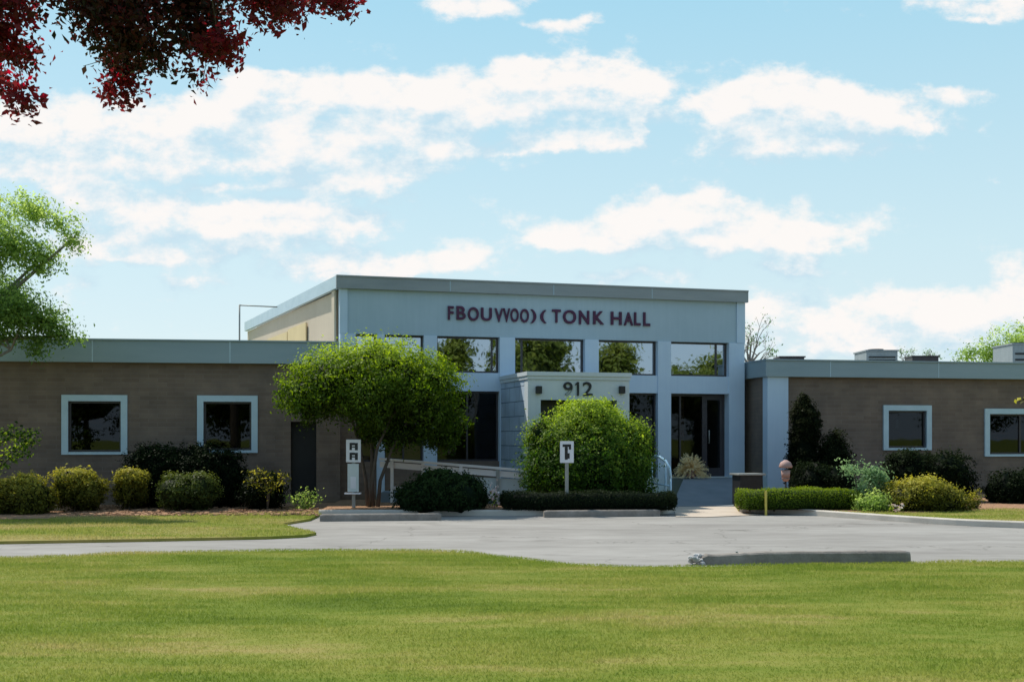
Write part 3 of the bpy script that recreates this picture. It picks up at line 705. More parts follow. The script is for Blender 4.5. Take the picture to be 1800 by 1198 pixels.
# terracotta lantern post
lp = at(1381, 860, 24.8); lt = thing('garden_lantern', 'small pinkish terracotta lantern on a thin post before the pale pilaster', 'lantern', (lp.x, lp.y, .1))
m = MB(); m.tube([(0,0,0), (0,0,.52)], .022, 8); m.build('post', M['black'], lt, True)
zt = at(1381, 850, 24.8).z - .1; zu = at(1381, 808, 24.8).z - .1
m = MB(); m.tube([(0,0,.50), (0,0,.54), (0,0,zt+.12)], [.05,.07,.10], 12); m.tube([(0,0,zt+.13),(0,0,zt+.30)], [.085,.10], 12); m.build('body', M['rust'], lt, True)
m = MB(); m.tube([(0,0,zu-.17),(0,0,zu-.14),(0,0,zu-.05),(0,0,zu)], [.135,.15,.11,.03], 14); m.build('cap', M['rust'], lt, True)

# yellow marker stake at the hedge
yp = gr(1346, 905.5, .0); st = MB(); st.box(-.022, .022, -.012, .012, .0, .50, .004); o = st.build('marker_stake', M['yellow']); o.location = (yp.x, yp.y-.02, .0); tag(o, 'thin yellow stake standing before the bright clipped hedge', 'stake')

# signs
def sign(px, pyt, pyb, wpx, base_py, Y, label, kind):
    x = u_(px)*Y; t = thing('parking_sign', label, 'sign', (x, Y, .1))
    zt = at(px, pyt, Y).z-.1; zb = at(px, pyb, Y).z-.1; w = wpx/F*Y
    m = MB(); m.box(-.035, .035, .0, .05, 0, zt-.02 if kind == 1 else zt-.02, .005); m.build('post', M['galv'], t)
    m = MB(); m.box(-w/2, w/2, -.022, -.002, zb, zt, .008); pn = m.build('panel', M['sign_white'], t)
    h = zt-zb
    m = MB(); y0, y1 = -.026, -.0225
    if kind == 0:
        for zc_ in (zb+h*.70, zb+h*.27):
            m.box(-w*.26, -w*.10, y0, y1, zc_-h*.16, zc_+h*.16); m.box(w*.10, w*.30, y0, y1, zc_-h*.17, zc_+h*.15); m.box(-w*.099, w*.099, y0, y1, zc_+h*.05, zc_+h*.16); m.box(-w*.099, w*.099, y0, y1, zc_-h*.05, zc_)
    else:
        m.box(-w*.32, w*.30, y0, y1, zb+h*.74, zb+h*.86); m.box(-w*.16, w*.06, y0, y1, zb+h*.15, zb+h*.739); m.box(w*.061, w*.2, y0, y1, zb+h*.2, zb+h*.45); m.box(w*.14, w*.30, y0, y1, zb+h*.62, zb+h*.739)
    m.build('symbol', M['black'], pn)
    return t, w, zb
t, w, zb = sign(621.5, 772, 812, 26, 895, 23.7, 'white parking sign with two stacked black symbols before the small tree', 0)
zc0 = at(620, 868, 23.7).z-.1
m = MB(); m.box(-w*.40, w*.36, -.02, -.002, zc0+.05, zb-.03, .006); lp2 = m.build('lower_panel', M['rail_panel'], t); m = MB(); m.box(-w*.2, w*.18, -.025, -.0205, zc0+.12, zb-.3); m.build('symbol', M['sign_white'], lp2)
m = MB(); m.box(-w*.6, w*.5, -.07, .07, zc0, zc0+.03, .006); m.build('base_plate', M['sign_white'], t)
sign(996.5, 775, 813, 24, 897, 22.85, 'white parking sign with one dark symbol before the round shrub', 1)

# wheel stops
def wheel_stop(pa, pb, py, label, h=.13, w=.17, broken=False):
    a = gr(pa, py[0]); b = gr(pb, py[1]); L_ = (b-a).length; an = math.atan2(b.y-a.y, b.x-a.x)
    t = thing('wheel_stop', label, 'wheel stop', (a.x, a.y, 0.002), an, 'concrete wheel stops on the driveway')
    m = MB(); n = 40; rings = []
    x0 = .10 if broken else 0
    for i in range(n+1):
        x = x0 + (L_-x0)*i/n; j = random.gauss(0, .0007)
        e = .012 if i in (0, n) else 0
        prof = [(0, 0), (w, 0), (w-.006, h*.5), (w-.015, h-.02), (w-.035, h), (.035, h), (.015, h-.02), (.006, h*.5)]
        if broken and i < 12: hh = 1 - .28*(1-i/12) * (.6+.4*random.random())
        else: hh = 1
        rings.append([m.bm.verts.new((x, y_*(1)+random.gauss(0,.0012)+(e if y_ < w/2 else -e), max(0, z_*hh + (random.gauss(0,.0006)+j if z_ > 0 else 0) - (e if z_ > h*.6 else 0)))) for y_, z_ in prof])
    for i in range(n):
        for k in range(8): m.bm.faces.new((rings[i][k], rings[i][(k+1)%8], rings[i+1][(k+1)%8], rings[i+1][k]))
    m.bm.faces.new(rings[0]); m.bm.faces.new(list(reversed(rings[-1])))
    m.build('block', M['stop'], t)
    for x in (L_*.2, L_*.8):
        m = MB(); m.tube([(x, w/2, h-.01), (x, w/2, h+.006)], .016, 8); m.build('anchor_pin', M['galv'], t)
    if broken:
        m = MB()
        for k in range(26):
            s = random.uniform(.02, .055); c = Vector((random.uniform(-.06,.15), random.uniform(-.02, w), random.uniform(.0, .11)))
            bm2 = bmesh.ops.create_icosphere(m.bm, subdivisions=1, radius=s)
            for v in bm2['verts']: v.co = c + Vector((v.co.x*random.uniform(.7,1.3), v.co.y*random.uniform(.7,1.2), v.co.z*random.uniform(.6,1.1)))
            for v in bm2['verts']: v.co.z = max(v.co.z, 0)
        m.build('broken_end', M['rubble'], t)
    return t
wheel_stop(562, 776, (916, 914), 'concrete wheel stop before the small tree and two symbol sign')
wheel_stop(957, 1161, (909, 907), 'concrete wheel stop before the round shrub and dark hedge')
wheel_stop(1222, 1602, (993, 990), 'largest concrete wheel stop at the lawn edge with a crumbled left end', .15, .20, True)

# roof things
def roof_box(name, label, cat, x0, x1, yt, Y, zbase, depth, mat, louv=0, group=None):
    a = at(x0, yt, Y); b = at(x1, yt, Y); t = thing(name, label, cat, ((a.x+b.x)/2, Y, zbase)); w = (b.x-a.x)/2; h = a.z - zbase
    m = MB(); m.box(-w, w, 0, depth, .0, h, .015); m.build('casing', M[mat], t)
    m = MB(); m.box(-w-.03, w+.03, -.03, depth+.03, h+.001, h+.04); m.build('lid', M[mat], t)
    if louv:
        m = MB()
        for k in range(louv):
            z = h*.2 + h*.68*k/louv; m.box(-w*.85, w*.85, -.02, -.001, z, z+h*.05)
        m.build('louvre', M['black'], t)
        m = MB(); m.tube([(0, depth/2, h+.041), (0, depth/2, h+.10)], w*.5, 20); m.build('fan_guard', M['black'], t)
    return t
roof_box('rooftop_unit', 'pale louvred rooftop air conditioner at middle of right wing roof', 'air conditioner', 1523, 1578, 617, 34, RTOP-.2, 1.2, 'hvac', 6)
roof_box('rooftop_vent', 'low dark flat roof vent box beside the raised central block', 'roof vent', 1371, 1414, 628, 33, RTOP-.2, .7, 'bronze')
roof_box('rooftop_vent', 'low dark roof vent box among twigs right of the louvred unit', 'roof vent', 1604, 1650, 627, 35, RTOP-.2, .7, 'bronze')
roof_box('rooftop_unit', 'tall pale grey rooftop cabinet at the far right end of roof', 'air conditioner', 1780, 1840, 605, 34, RTOP-.2, 1.4, 'hvac', 4)
# thin mast with arm on left roof
mp = at(421, 604, 30); t = thing('roof_mast', 'thin grey mast with a horizontal arm on the left roof', 'mast', (mp.x, 30, LTOP-.25)); zt = at(421, 535, 30).z-(LTOP-.25); ax_ = at(482, 536, 30).x-mp.x
m = MB(); m.tube([(0,0,0),(0,0,zt)], .022, 8); m.build('pole', M['galv'], t, True); m = MB(); m.tube([(0,0,zt-.02),(ax_,0.4,zt-.02)], .016, 8); m.build('arm', M['galv'], t, True)
m = MB(); m.box(-.12,.12,-.12,.12,0.001,.03); m.build('base', M['galv'], t)

# ================================================================== PLANTS
def px_blob(px0, px1, pt, pb_, Y, base, ry=None, zb=ZB):
    """ellipsoid seen between the given bearings at distance Y, relative to base"""
    a, b = at(px0, pb_, Y), at(px1, pt, Y)
    rx = (b.x-a.x)/2; rz = (b.z-a.z)/2
    return ((a.x+b.x)/2 - base[0], Y - base[1], (a.z+b.z)/2 - base[2], rx, ry or rx, rz)
def px_shrub(name, label, Y, spec, n, leaf, size, **k):
    cx = sum((s[0]+s[1])/2 for s in spec)/len(spec); base = (u_(cx)*Y, Y, ZB if cx > 560 else HL)
    blobs = [px_blob(s[0], s[1], s[2], s[3], Y + (s[4] if len(s) > 4 else 0), base) for s in spec]
    return shrub(name, label, blobs, n, leaf, size, base, **k)

# main small tree in front of the left of the block
def ctree(name, label, base, trunks, spec, Y, n, leaf, size, clump, per, mat='wood', shell=.6, core=.0, extra=None, cat='tree', depth=2, up=.3, aspect=.5, crad=1.0, superq=2.0):
    t = thing(name, label, cat, base)
    blobs = [px_blob(s[0], s[1], s[2], s[3], Y + (s[4] if len(s) > 4 else 0), base, ry=((s[5]) if len(s) > 5 else None)) for s in spec]
    m = MB(); tips = []
    for (pt, r) in trunks:
        m.tube([p for p in pt], [r*(1-.45*i/(len(pt)-1)) for i in range(len(pt))], 9)
        end = Vector(pt[-1])
        for b in random.sample(blobs, min(len(blobs), 3)):
            tgt = Vector(b[:3]) + Vector((random.uniform(-.5,.5)*b[3], random.uniform(-.5,.5)*b[4], random.uniform(-.1,.5)*b[5])); mid = end.lerp(tgt, .5) + Vector((0,0,.1))
            m.tube([end, mid, tgt], [r*.5, r*.35, r*.15], 6)
            for k in range(4):
                d = Vector((random.gauss(0,1), random.gauss(0,1), random.gauss(.3,.6))).normalized() * b[3]*.5
                m.tube([mid, mid+d*.6, mid+d], [r*.22, r*.15, r*.06], 5)
    m.build('trunk', M[mat], t, True)
    P, out, tn = scatter(blobs, n, clump, per, shell, superq=superq)
    P = stray(P, blobs, .07)
    if extra is not None: P, out, tn = extra(P, out, tn)
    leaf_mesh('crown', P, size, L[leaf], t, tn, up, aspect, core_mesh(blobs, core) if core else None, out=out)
    return t
Yt = 24.0; bs = (u_(655)*Yt, Yt, ZB)
def rel(px, py, Y, base): p = at(px, py, Y); return (p.x-base[0], p.y-base[1], p.z-base[2])
tr = []
for (a, b, c, d) in ((645,640,628,612),(655,652,650,655),(664,668,690,720),(650,655,665,690)):
    dyy = random.uniform(-.15,.15)
    tr.append(([(((a-655)/F*Yt), dyy, 0), (((b-655)/F*Yt), dyy*2, .55), (((c-655)/F*Yt), dyy*3, 1.25), (((d-655)/F*Yt), dyy*3, 1.9)], .045))
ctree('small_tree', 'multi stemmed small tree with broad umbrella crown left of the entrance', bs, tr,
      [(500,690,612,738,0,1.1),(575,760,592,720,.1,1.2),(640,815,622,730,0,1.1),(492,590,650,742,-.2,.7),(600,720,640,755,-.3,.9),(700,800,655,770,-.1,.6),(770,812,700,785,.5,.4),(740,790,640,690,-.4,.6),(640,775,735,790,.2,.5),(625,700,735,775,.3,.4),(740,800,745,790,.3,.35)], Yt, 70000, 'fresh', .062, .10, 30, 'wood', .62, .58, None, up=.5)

# big round shrub
px_shrub('round_shrub', 'large dome shaped bright green shrub before the portal number', 24.7, [(924,1142,712,905),(960,1112,706,830,.0),(922,1010,765,890,-.2),(1060,1146,750,905,.1),(985,1085,704,770,-.2),(925,975,735,800,-.1),(1085,1140,740,800,-.1),(940,1040,790,870,-.45),(1030,1120,770,850,-.4)], 85000, 'bright', .055, clump=.085, per=26, core=.72, shell=.3)

# low dark clipped hedge in the middle
def hedge(name, label, a, b, pt, Y, depth, n, leaf, size=.028, hmul=1, ends=True):
    """clipped hedge: rounded box"""
    xa, xb = u_(a)*Y, u_(b)*Y; cx = (xa+xb)/2; hw = (xb-xa)/2; h = at(a, pt, Y).z - ZB
    t = thing(name, label, 'hedge', (cx, Y, ZB))
    r = .16
    # points on the skin of a superellipsoid box
    d = RS.normal(size=(n, 3)); 
    q = 5.0; d = d / ((np.abs(d)**q).sum(1)**(1/q))[:, None]
    P = d * np.array([hw, depth/2, h/2]) * (1 - .10*RS.rand(n)**2)[:, None]
    # redistribute evenly along the length
    face = RS.rand(n); ex = np.abs(d[:, 0]) < .93; P[ex, 0] = (RS.rand(ex.sum())*2-1) * hw*.97
    P += RS.normal(size=P.shape) * .016
    P[:, 2] += .022*np.sin(P[:, 0]*3.1+1) + .012*np.sin(P[:, 0]*9)
    P[:, 2] += h/2; P[:, 2] = P[:, 2].clip(.01)
    tn = (.2 + .45*(P[:, 2]/h) + .35*(RS.rand(n)-.4)).clip(0, 1)  # lit hedge top put into the leaf colour by height
    cv, cf = core_mesh([(0,0,0,1,1,1)], .93)
    cv = cv / ((np.abs(cv)**6).sum(1)**(1/6))[:, None] * np.array([hw*.95, depth*.46, h*.46]); cv[:, 2] += h*.47
    nrm = P - np.array([0,0,h/2]); nrm = nrm / np.array([hw, depth/2, h/2]); nrm = nrm * np.abs(nrm)**3; nrm /= np.linalg.norm(nrm, axis=1)[:, None] + 1e-6
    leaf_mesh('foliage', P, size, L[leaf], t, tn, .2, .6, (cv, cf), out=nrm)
    for k in range(5):
        x = (k-2)*hw*.4; m = MB(); m.tube([(x,0,-.05),(x+.05,.02,h*.3),(x-.03,0,h*.75)], [.022,.015,.008], 6); m.build('stem', M['wood'], t, True)
    return t
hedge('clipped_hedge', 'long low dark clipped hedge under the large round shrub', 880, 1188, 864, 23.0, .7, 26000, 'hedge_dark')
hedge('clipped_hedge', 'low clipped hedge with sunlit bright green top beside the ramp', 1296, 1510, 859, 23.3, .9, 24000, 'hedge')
px_shrub('dark_shrub', 'dark green rounded bush right of the small tree before railing', 23.2, [(697,858,830,915),(730,815,822,890,-.1),(700,770,845,905,-.1),(790,856,838,905,0)], 22000, 'mid', .05, clump=.05, core=.85, shell=.2)

# left bed
px_shrub('flowering_shrub', 'yellow green bush at the left frame edge, largest of its row', 22.7, [(-30,50,838,912),(10,98,838,912),(-60,10,840,912,.2),(22,66,832,870)], 24000, 'yellowgreen', .05, clump=.055, group='yellow green bushes before the left wing', core=.75)
px_shrub('flowering_shrub', 'yellow green bush second from the left under the first window', 23.3, [(96,150,828,892),(120,186,834,896),(100,165,822,860,-.1)], 18000, 'yellowgreen', .05, clump=.05, group='yellow green bushes before the left wing', core=.75)
px_shrub('flowering_shrub', 'smaller yellow topped bush right of the first window', 23.9, [(202,256,834,890),(204,258,822,855,-.1)], 10000, 'yellowgreen', .045, clump=.05, group='yellow green bushes before the left wing', core=.7)
px_shrub('dark_shrub', 'low olive green rounded bush in front of the tall near black shrub', 23.5, [(276,350,834,893),(316,384,830,893)], 14000, 'olive', .045, clump=.05, core=.85, shell=.25)
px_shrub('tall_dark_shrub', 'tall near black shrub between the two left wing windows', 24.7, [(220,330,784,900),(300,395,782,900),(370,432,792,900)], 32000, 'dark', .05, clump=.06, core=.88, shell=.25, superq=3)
px_shrub('dark_shrub', 'dark bush right of the second window with lit yellow sprigs', 24.0, [(424,500,838,896),(440,490,828,870)], 9000, 'dark', .05, clump=.07, core=.7, shell=.4)
def sprig(name, label, base, pts, leaf, size, n, r=.02, cat='plant', wmat='wood', sp=.09):
    t = thing(name, label, cat, base); m = MB(); PP = []; 
    for pl in pts:
        pl = [Vector(p) for p in pl]
        m.tube(pl, [r*(1-.6*i/(len(pl)-1)) for i in range(len(pl))], 6)
        for k in range(n):
            i = random.randint(max(0, len(pl)-3), len(pl)-2); q = pl[i].lerp(pl[i+1], random.random()); PP.append([q.x+random.gauss(0,sp), q.y+random.gauss(0,sp), q.z+random.gauss(0,sp*.6)])
    m.build('stem', M[wmat], t, True); P = np.array(PP); leaf_mesh('foliage', P, size, L[leaf], t, None, .6, .55)
    return t
b_ = (u_(470)*23.6, 23.6, HL)
sprig('leafy_plant', 'thin plant with yellow sprigs rising above the dark bush', b_, [[(0,0,0),(.0,0,.3),(-.15,0,.55),(-.38,0,.62)],[(0,0,0),(.02,0,.4),(-.05,-.1,.75),(-.28,-.1,.83)],[(0,0,0),(.05,0,.4),(.25,0,.62),(.36,0,.78)]], 'yellowgreen', .06, 160)
b_ = (u_(535)*23.9, 23.9, HL)
sprig('leafy_plant', 'small light green leafy plant at the wall by the side door', b_, [[(0,0,0),(-.08,0,.12),(-.22,0,.22),(-.34,-.05,.24)],[(0,0,0),(0,0,.2),(-.1,0,.38)],[(0,0,0),(.08,0,.2),(.16,0,.4)],[(0,0,0),(.14,0,.15),(.3,0,.28)],[(0,0,0),(.05,-.1,.2),(.04,-.1,.44)]], 'airy', .06, 90, .012)
b_ = (u_(-30)*22.9, 22.9, HL)
sprig('leafy_sapling', 'light green feathery sapling at left frame edge above the bushes', b_, [[(0,0,0),(.1,0,.7),(.35,0,1.4),(.75,0,1.62),(1.05,0,1.60)],[(0,0,0),(.1,0,.7),(.4,.1,1.2),(.8,.1,1.36),(1.0,.1,1.45)],[(0,0,0),(0,0,.9),(.3,-.1,1.55),(.7,-.1,1.75)],[(0,0,0),(.15,0,.8),(.55,0,1.1),(.9,0,1.22)]], 'bright', .065, 240, .022, 'sapling')

# right bed
px_shrub('yellow_shrub', 'spreading yellow green shrub before the square right wing window', 22.9, [(1548,1640,846,912),(1600,1698,852,912),(1575,1660,842,890,-.1)], 24000, 'yellowgreen', .05, clump=.07, core=.75)
px_shrub('silver_shrub', 'loose silvery leaved shrub at the end of bright hedge', 23.2, [(1480,1510,808,835),(1515,1552,812,850),(1496,1548,840,880),(1506,1562,862,905),(1540,1560,820,860)], 3600, 'silver', .06, clump=.08, core=0, shell=.9, stems=9)
px_shrub('leafy_plant', 'small light green plant low at the right hedge corner', 22.6, [(1508,1560,868,912)], 2600, 'airy', .055, clump=.07, core=0, shell=.9)
px_shrub('small_shrub', 'small pinkish green tuft right of the yellow green shrub', 23.2, [(1698,1722,868,900)], 900, 'yellowgreen', .04, clump=.05, core=0, shell=.8)
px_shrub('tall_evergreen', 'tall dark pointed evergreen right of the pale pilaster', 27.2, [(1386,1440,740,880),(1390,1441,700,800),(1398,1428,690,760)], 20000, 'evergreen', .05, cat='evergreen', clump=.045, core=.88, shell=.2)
px_shrub('dark_round_shrub', 'dark rounded tree like shrub right of the pointed evergreen', 26.9, [(1440,1495,758,850),(1430,1498,790,890)], 14000, 'evergreen', .05, clump=.06, core=.8, shell=.3)
px_shrub('dark_shrub', 'dark low bush behind the bright clipped hedge', 25.8, [(1388,1470,815,890),(1430,1512,820,890)], 14000, 'dark', .05, clump=.05, core=.88, shell=.2)
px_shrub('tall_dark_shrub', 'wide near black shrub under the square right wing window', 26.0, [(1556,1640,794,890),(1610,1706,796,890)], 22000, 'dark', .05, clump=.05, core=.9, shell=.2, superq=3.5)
px_shrub('tall_dark_shrub', 'dark shrub at the right frame edge below the wide window', 25.4, [(1735,1810,828,898),(1780,1880,818,898)], 16000, 'dark', .05, clump=.06, core=.85, shell=.3)
# dry plume plant on the ramp landing
pp = A + Vector((dx*(a5+.35)+dy*.45, dy*(a5+.35)-dx*.45, FL))
t = thing('plume_plant', 'tan dry plumed plant in a pot by the entrance glass', 'plant', pp)
m = MB(); m.tube([(0,0,0),(0,0,.04),(0,0,.20),(0,0,.22)], [.10,.11,.15,.16], 14); m.build('pot', M['rust'], t, True)
PP = []; OO = []
for k in range(300):
    an = random.random()*6.3; el = random.uniform(.1, 1.35); Lh = random.uniform(.42, .56)
    for j in range(26):
        s = j/26; r_ = Lh*s*math.cos(el); z = .14 + Lh*s*math.sin(el)*1.0 - .22*s*s*(1.5-el); PP.append((r_*math.cos(an)+random.gauss(0,.008), r_*math.sin(an)+random.gauss(0,.008), max(z,.02))); OO.append(s)
leaf_mesh('plumes', np.array(PP), .05, L['tan'], t, np.array(OO)*.8+.2*RS.rand(len(OO)), .1, .3)
# flower tufts
def flowers(label, px, py, Y, n, wd, ht, grp=None):
    b = (u_(px)*Y, Y, ZB); t = thing('flower_clump', label, 'flowers', b); P = RS.normal(size=(n, 3))*np.array([wd/2.5, wd/2.5, ht*.25]) + np.array([0,0,ht*.6]); P[:, 2] = P[:, 2].clip(.02)
    leaf_mesh('petals', P[:n//2], .05, L['flower'], t, None, .8, .9); leaf_mesh('foliage', P[n//2:]*np.array([1,1,.7]), .06, L['bright'], t, None, .3, .5)
    m = MB()
    for k in range(8): m.tube([(0,0,0),(random.gauss(0,wd*.3), random.gauss(0,wd*.3), ht*.7)], .004, 4)
    m.build('stem', M['wood'], t)
flowers('pink and white flowers at the foot of the galvanised rail post', 869, 900, 22.9, 160, .14, .5)
flowers('few pale flowers at the front of the yellow green shrub', 1576, 905, 22.2, 70, .16, .16)

# trees: left tree (trunk just outside frame)
Yl = 23.3; bl = (u_(-140)*Yl, Yl, HL)
ctree('leafy_tree', 'airy light green tree leaning in over the left wing roof', bl,
      [([(0,0,0),(.1,0,1.2),(.35,.1,2.4),(.7,0,3.3)], .13), ([(.2,0,1.8),(.9,-.1,2.8),(1.9,-.1,3.3)], .05)],
      [(-200,30,370,500,0,.8),(-120,30,330,420,.3,.6),(-40,78,390,470,-.1,.5),(20,98,340,395,0,.35),(70,138,376,410,0,.2),(118,145,390,455,0,.12),(40,112,428,485,0,.35),(-30,85,500,590,-.2,.6),(-60,60,470,600,.4,.7),(30,128,535,600,0,.45),(60,145,570,605,0,.3),(-120,10,540,630,0,.7),(45,85,590,628,0,.2)],
      Yl, 40000, 'airy', .065, .105, 14, 'palebark', .95, 0, None, up=.3)
# tree behind right roof, bare tree beside block
Yr = 44.0; brr = (u_(1790)*Yr, Yr, 0)
ctree('leafy_tree', 'olive green tree showing above the right end of the roof', brr, [([(0,0,0),(0,0,2.5),(.1,0,4)], .16)],
      [(1735,1850,565,640,0,1.2),(1700,1770,595,650,0,.8),(1680,1720,608,640,0,.4),(1760,1900,580,700,.5,1.6),(1720,1840,620,720,0,1.4)], Yr, 15000, 'airy', .09, .13, 14, 'wood', .95, 0, None)
Ybt = 38.0; bb = (u_(1322)*Ybt, Ybt, 0)
t = thing('bare_tree', 'sparse twiggy tree above the roof right of the central block', 'tree', bb); m = MB(); tips = []
zt0 = at(1322, 632, Ybt).z
m.tube([(0,0,0),(.02,0,2.0),(-.1,0,zt0)], [.12,.10,.07], 8)
for d, Lh in (((-.15,0,1), 1.0),((.45,0,.8), 1.25),((-.4,0,.7), .8),((.1,.2,1), .7),((.7,0,.35), .7), ((.55,0,.9), 1.0), ((-.1,.1,1), 1.1), ((.25,0,.9), .8), ((.9,0,.3), .9)): limb(m, (-.1,0,zt0-.2), d, Lh*.62, .045, 2, tips, .5, .1)
m.build('trunk', M['palebark'], t, True)
P = np.array([[q.x, q.y, q.z] for q in tips]); P = np.repeat(P, 5, 0) + RS.normal(size=(len(P)*5, 3))*.09; leaf_mesh('crown', P, .08, L['silver'], t)
def twigs(label, px, pt, pbm, Y, n=10, leaf='silver'):
    b = at(px, pbm, Y); t = thing('rooftop_twigs', label, 'tree', (b.x, Y, 0)); m = MB(); tips = []
    hgt = at(px, pt, Y).z - b.z
    m.tube([(0,0,0),(0,0,b.z)], [.06,.035], 6)
    for k in range(n): limb(m, (0,0,b.z-.1), (random.gauss(0,.9), random.gauss(0,.5), 1), hgt*.5, .014, 1, tips, .6, .1, 3, .004)
    m.build('trunk', M['palebark'], t, True); P = np.array([[q.x,q.y,q.z] for q in tips]); P = np.repeat(P, 6, 0)+RS.normal(size=(len(P)*6,3))*.06; leaf_mesh('crown', P, .06, L[leaf], t)
    t.name = 'thin_tree'
twigs('thin tree top above roof just right of the louvred unit', 1592, 600, 634, 40, 9); twigs('wispy tree top above roof beside the dark vent box', 1632, 606, 634, 42, 10)
# yellow leaf sprig at right frame edge
Yy = 15.5; b_ = (u_(1850)*Yy, Yy, 0.02)
zz = at(1790, 706, Yy).z
sprig('young_tree', 'yellow leaved twig reaching in at the right frame edge', b_, [[(0,0,0),(0,0,1.0),(-.02,0,1.7),(-.25,0,zz+.03),(-.46,0,zz-.01)],[(0,0,0),(0,0,1.4),(.1,0,2.3),(.3,0,2.7)],[(0,0,0),(0,.0,1.2),(.2,.1,1.9),(.5,.1,2.2)]], 'yellowgreen', .075, 26, .02, 'tree', sp=.03)

# red maple overhanging top left, trunk outside the frame
Ym = 8.0; bm_ = (-5.6, 7.4, .02)
def mrel(px, py, Y=Ym): p = at(px, py, Y); return Vector((p.x-bm_[0], p.y-bm_[1], p.z-bm_[2]))
t = thing('red_maple', 'dark red leaved maple branches overhanging the top left sky', 'tree', bm_)
m = MB(); m.tube([(0,0,0),(.05,0,1.4),(.0,.1,2.8),(.2,.2,4.2),(.6,.3,5.6)], [.20,.17,.15,.12,.08], 12)
MBL = [(-60,75,-60,55),(-40,30,30,70),(-20,78,62,120,0),(-60,50,120,165),(10,58,150,205),(80,260,-50,60),(120,330,-80,50),(150,290,20,110),(170,270,80,140),(180,245,120,188),(260,420,-60,70),(300,400,30,95),(340,430,50,105),(400,540,-60,45),(460,530,-20,35),(500,625,-60,18),(560,624,-30,20),(590,618,5,28),(280,300,105,125),(322,345,117,138),(348,366,132,152),(360,420,60,115),(240,300,60,110),(-200,100,-250,-40),(50,500,-220,-30),(300,700,-200,-60)]
PP, OO = [], []
for i, s in enumerate(MBL):
    Yk = Ym + random.uniform(-.35, .35); a, b = at(s[0], s[3], Yk), at(s[1], s[2], Yk); c = ((a.x+b.x)/2-bm_[0], Yk-bm_[1], (a.z+b.z)/2-bm_[2]); rx, rz = (b.x-a.x)/2, (b.z-a.z)/2
    big = s[3] < 0
    tips = []
    st_ = Vector((.6,.3,5.5))
    if rx > .12: 
        mid = Vector((c[0]-.1, c[1], max(4.95, c[2]+.3)))
        m.tube([st_, mid, Vector(c)], [.04,.014,.005], 7)
    else: m.tube([Vector(c), Vector(c)+Vector((.02,0,.12)), Vector(c)+Vector((-.02,0,.3))], .003, 4)
    ar = rx*rz
    nn = int(min(9000, max(22, ar*23000 if not big else ar*5000)))
    P, o_, tn = scatter([(c[0],c[1],c[2],rx,min(rx,.45),rz)], nn, .055, 9 if nn > 200 else 5, .98)
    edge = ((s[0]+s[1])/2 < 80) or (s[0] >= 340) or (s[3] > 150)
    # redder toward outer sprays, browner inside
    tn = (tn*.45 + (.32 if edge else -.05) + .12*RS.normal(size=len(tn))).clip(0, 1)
    PP.append(P); OO.append(tn)
    for k in range(6 if rx > .12 else 1):
        q = Vector(c) + Vector((random.gauss(0,.5)*rx, random.gauss(0,.15), random.gauss(0,.5)*rz)); m.tube([Vector(c), (Vector(c)+q)/2+Vector((0,0,.03)), q], [.006,.004,.002], 4)
m.build('trunk', M['wood'], t, True)
leaf_mesh('crown', np.concatenate(PP), .046, L['maple'], t, np.concatenate(OO), .0, .55)

WT_ = 'full green tree across the lawn facing the wing windows'
# trees across the lawn behind the viewpoint (seen in the upper window glass)
for (x, y, r, h, lb) in ((17.6,-7.6,1.15,8.2,'slim green tree mirrored in the third upper window'),(22.2,-6,2.7,9.0,'broad olive tree mirrored in the middle upper window'),(27.0,-4.4,1.7,8.0,'olive tree mirrored in the fifth upper window'),(-12.5,-12,3.4,7.5,WT_),(-4.5,-14,3.2,7.0,WT_),(36,-6,3.6,7.5,WT_),(45,-4,3.8,7.5,WT_)):
    t = thing('tall_tree', lb, 'tree', (x, y, 0), 0, 'trees across the lawn')
    m = MB(); m.tube([(0,0,0),(.05,0,h*.3),(0,0,h*.7)], [.22,.17,.06], 9); m.build('trunk', M['wood'], t, True)
    bl2 = [(0,0,h*.55,r,r,h*.33),(r*.4,.2,h*.75,r*.6,r*.6,h*.23),(-r*.45,0,h*.6,r*.6,r*.6,h*.25)]
    P, o_, tn = scatter(bl2, 9000, .28, 22, .7); leaf_mesh('crown', P, .22, L['backtree'], t, tn, .3, .6, core_mesh(bl2, .6), out=o_)

# ================================================================== SKY, SUN, CAMERA
SUN_EL, SUN_AZ = math.radians(54), math.radians(-48)     # azimuth from +Y, negative = left
w = bpy.data.worlds.new('World'); S.world = w; w.use_nodes = True; nt = w.node_tree; nt.nodes.clear()
wo = N(nt, 'ShaderNodeOutputWorld'); bg = N(nt, 'ShaderNodeBackground'); nt.links.new(bg.outputs[0], wo.inputs[0])
sky = N(nt, 'ShaderNodeTexSky', sky_type='NISHITA'); sky.sun_disc = False; sky.sun_elevation = SUN_EL; sky.sun_rotation = SUN_AZ
sky.air_density = 1.0; sky.dust_density = .6; sky.ozone_density = 2.0
STR = .12

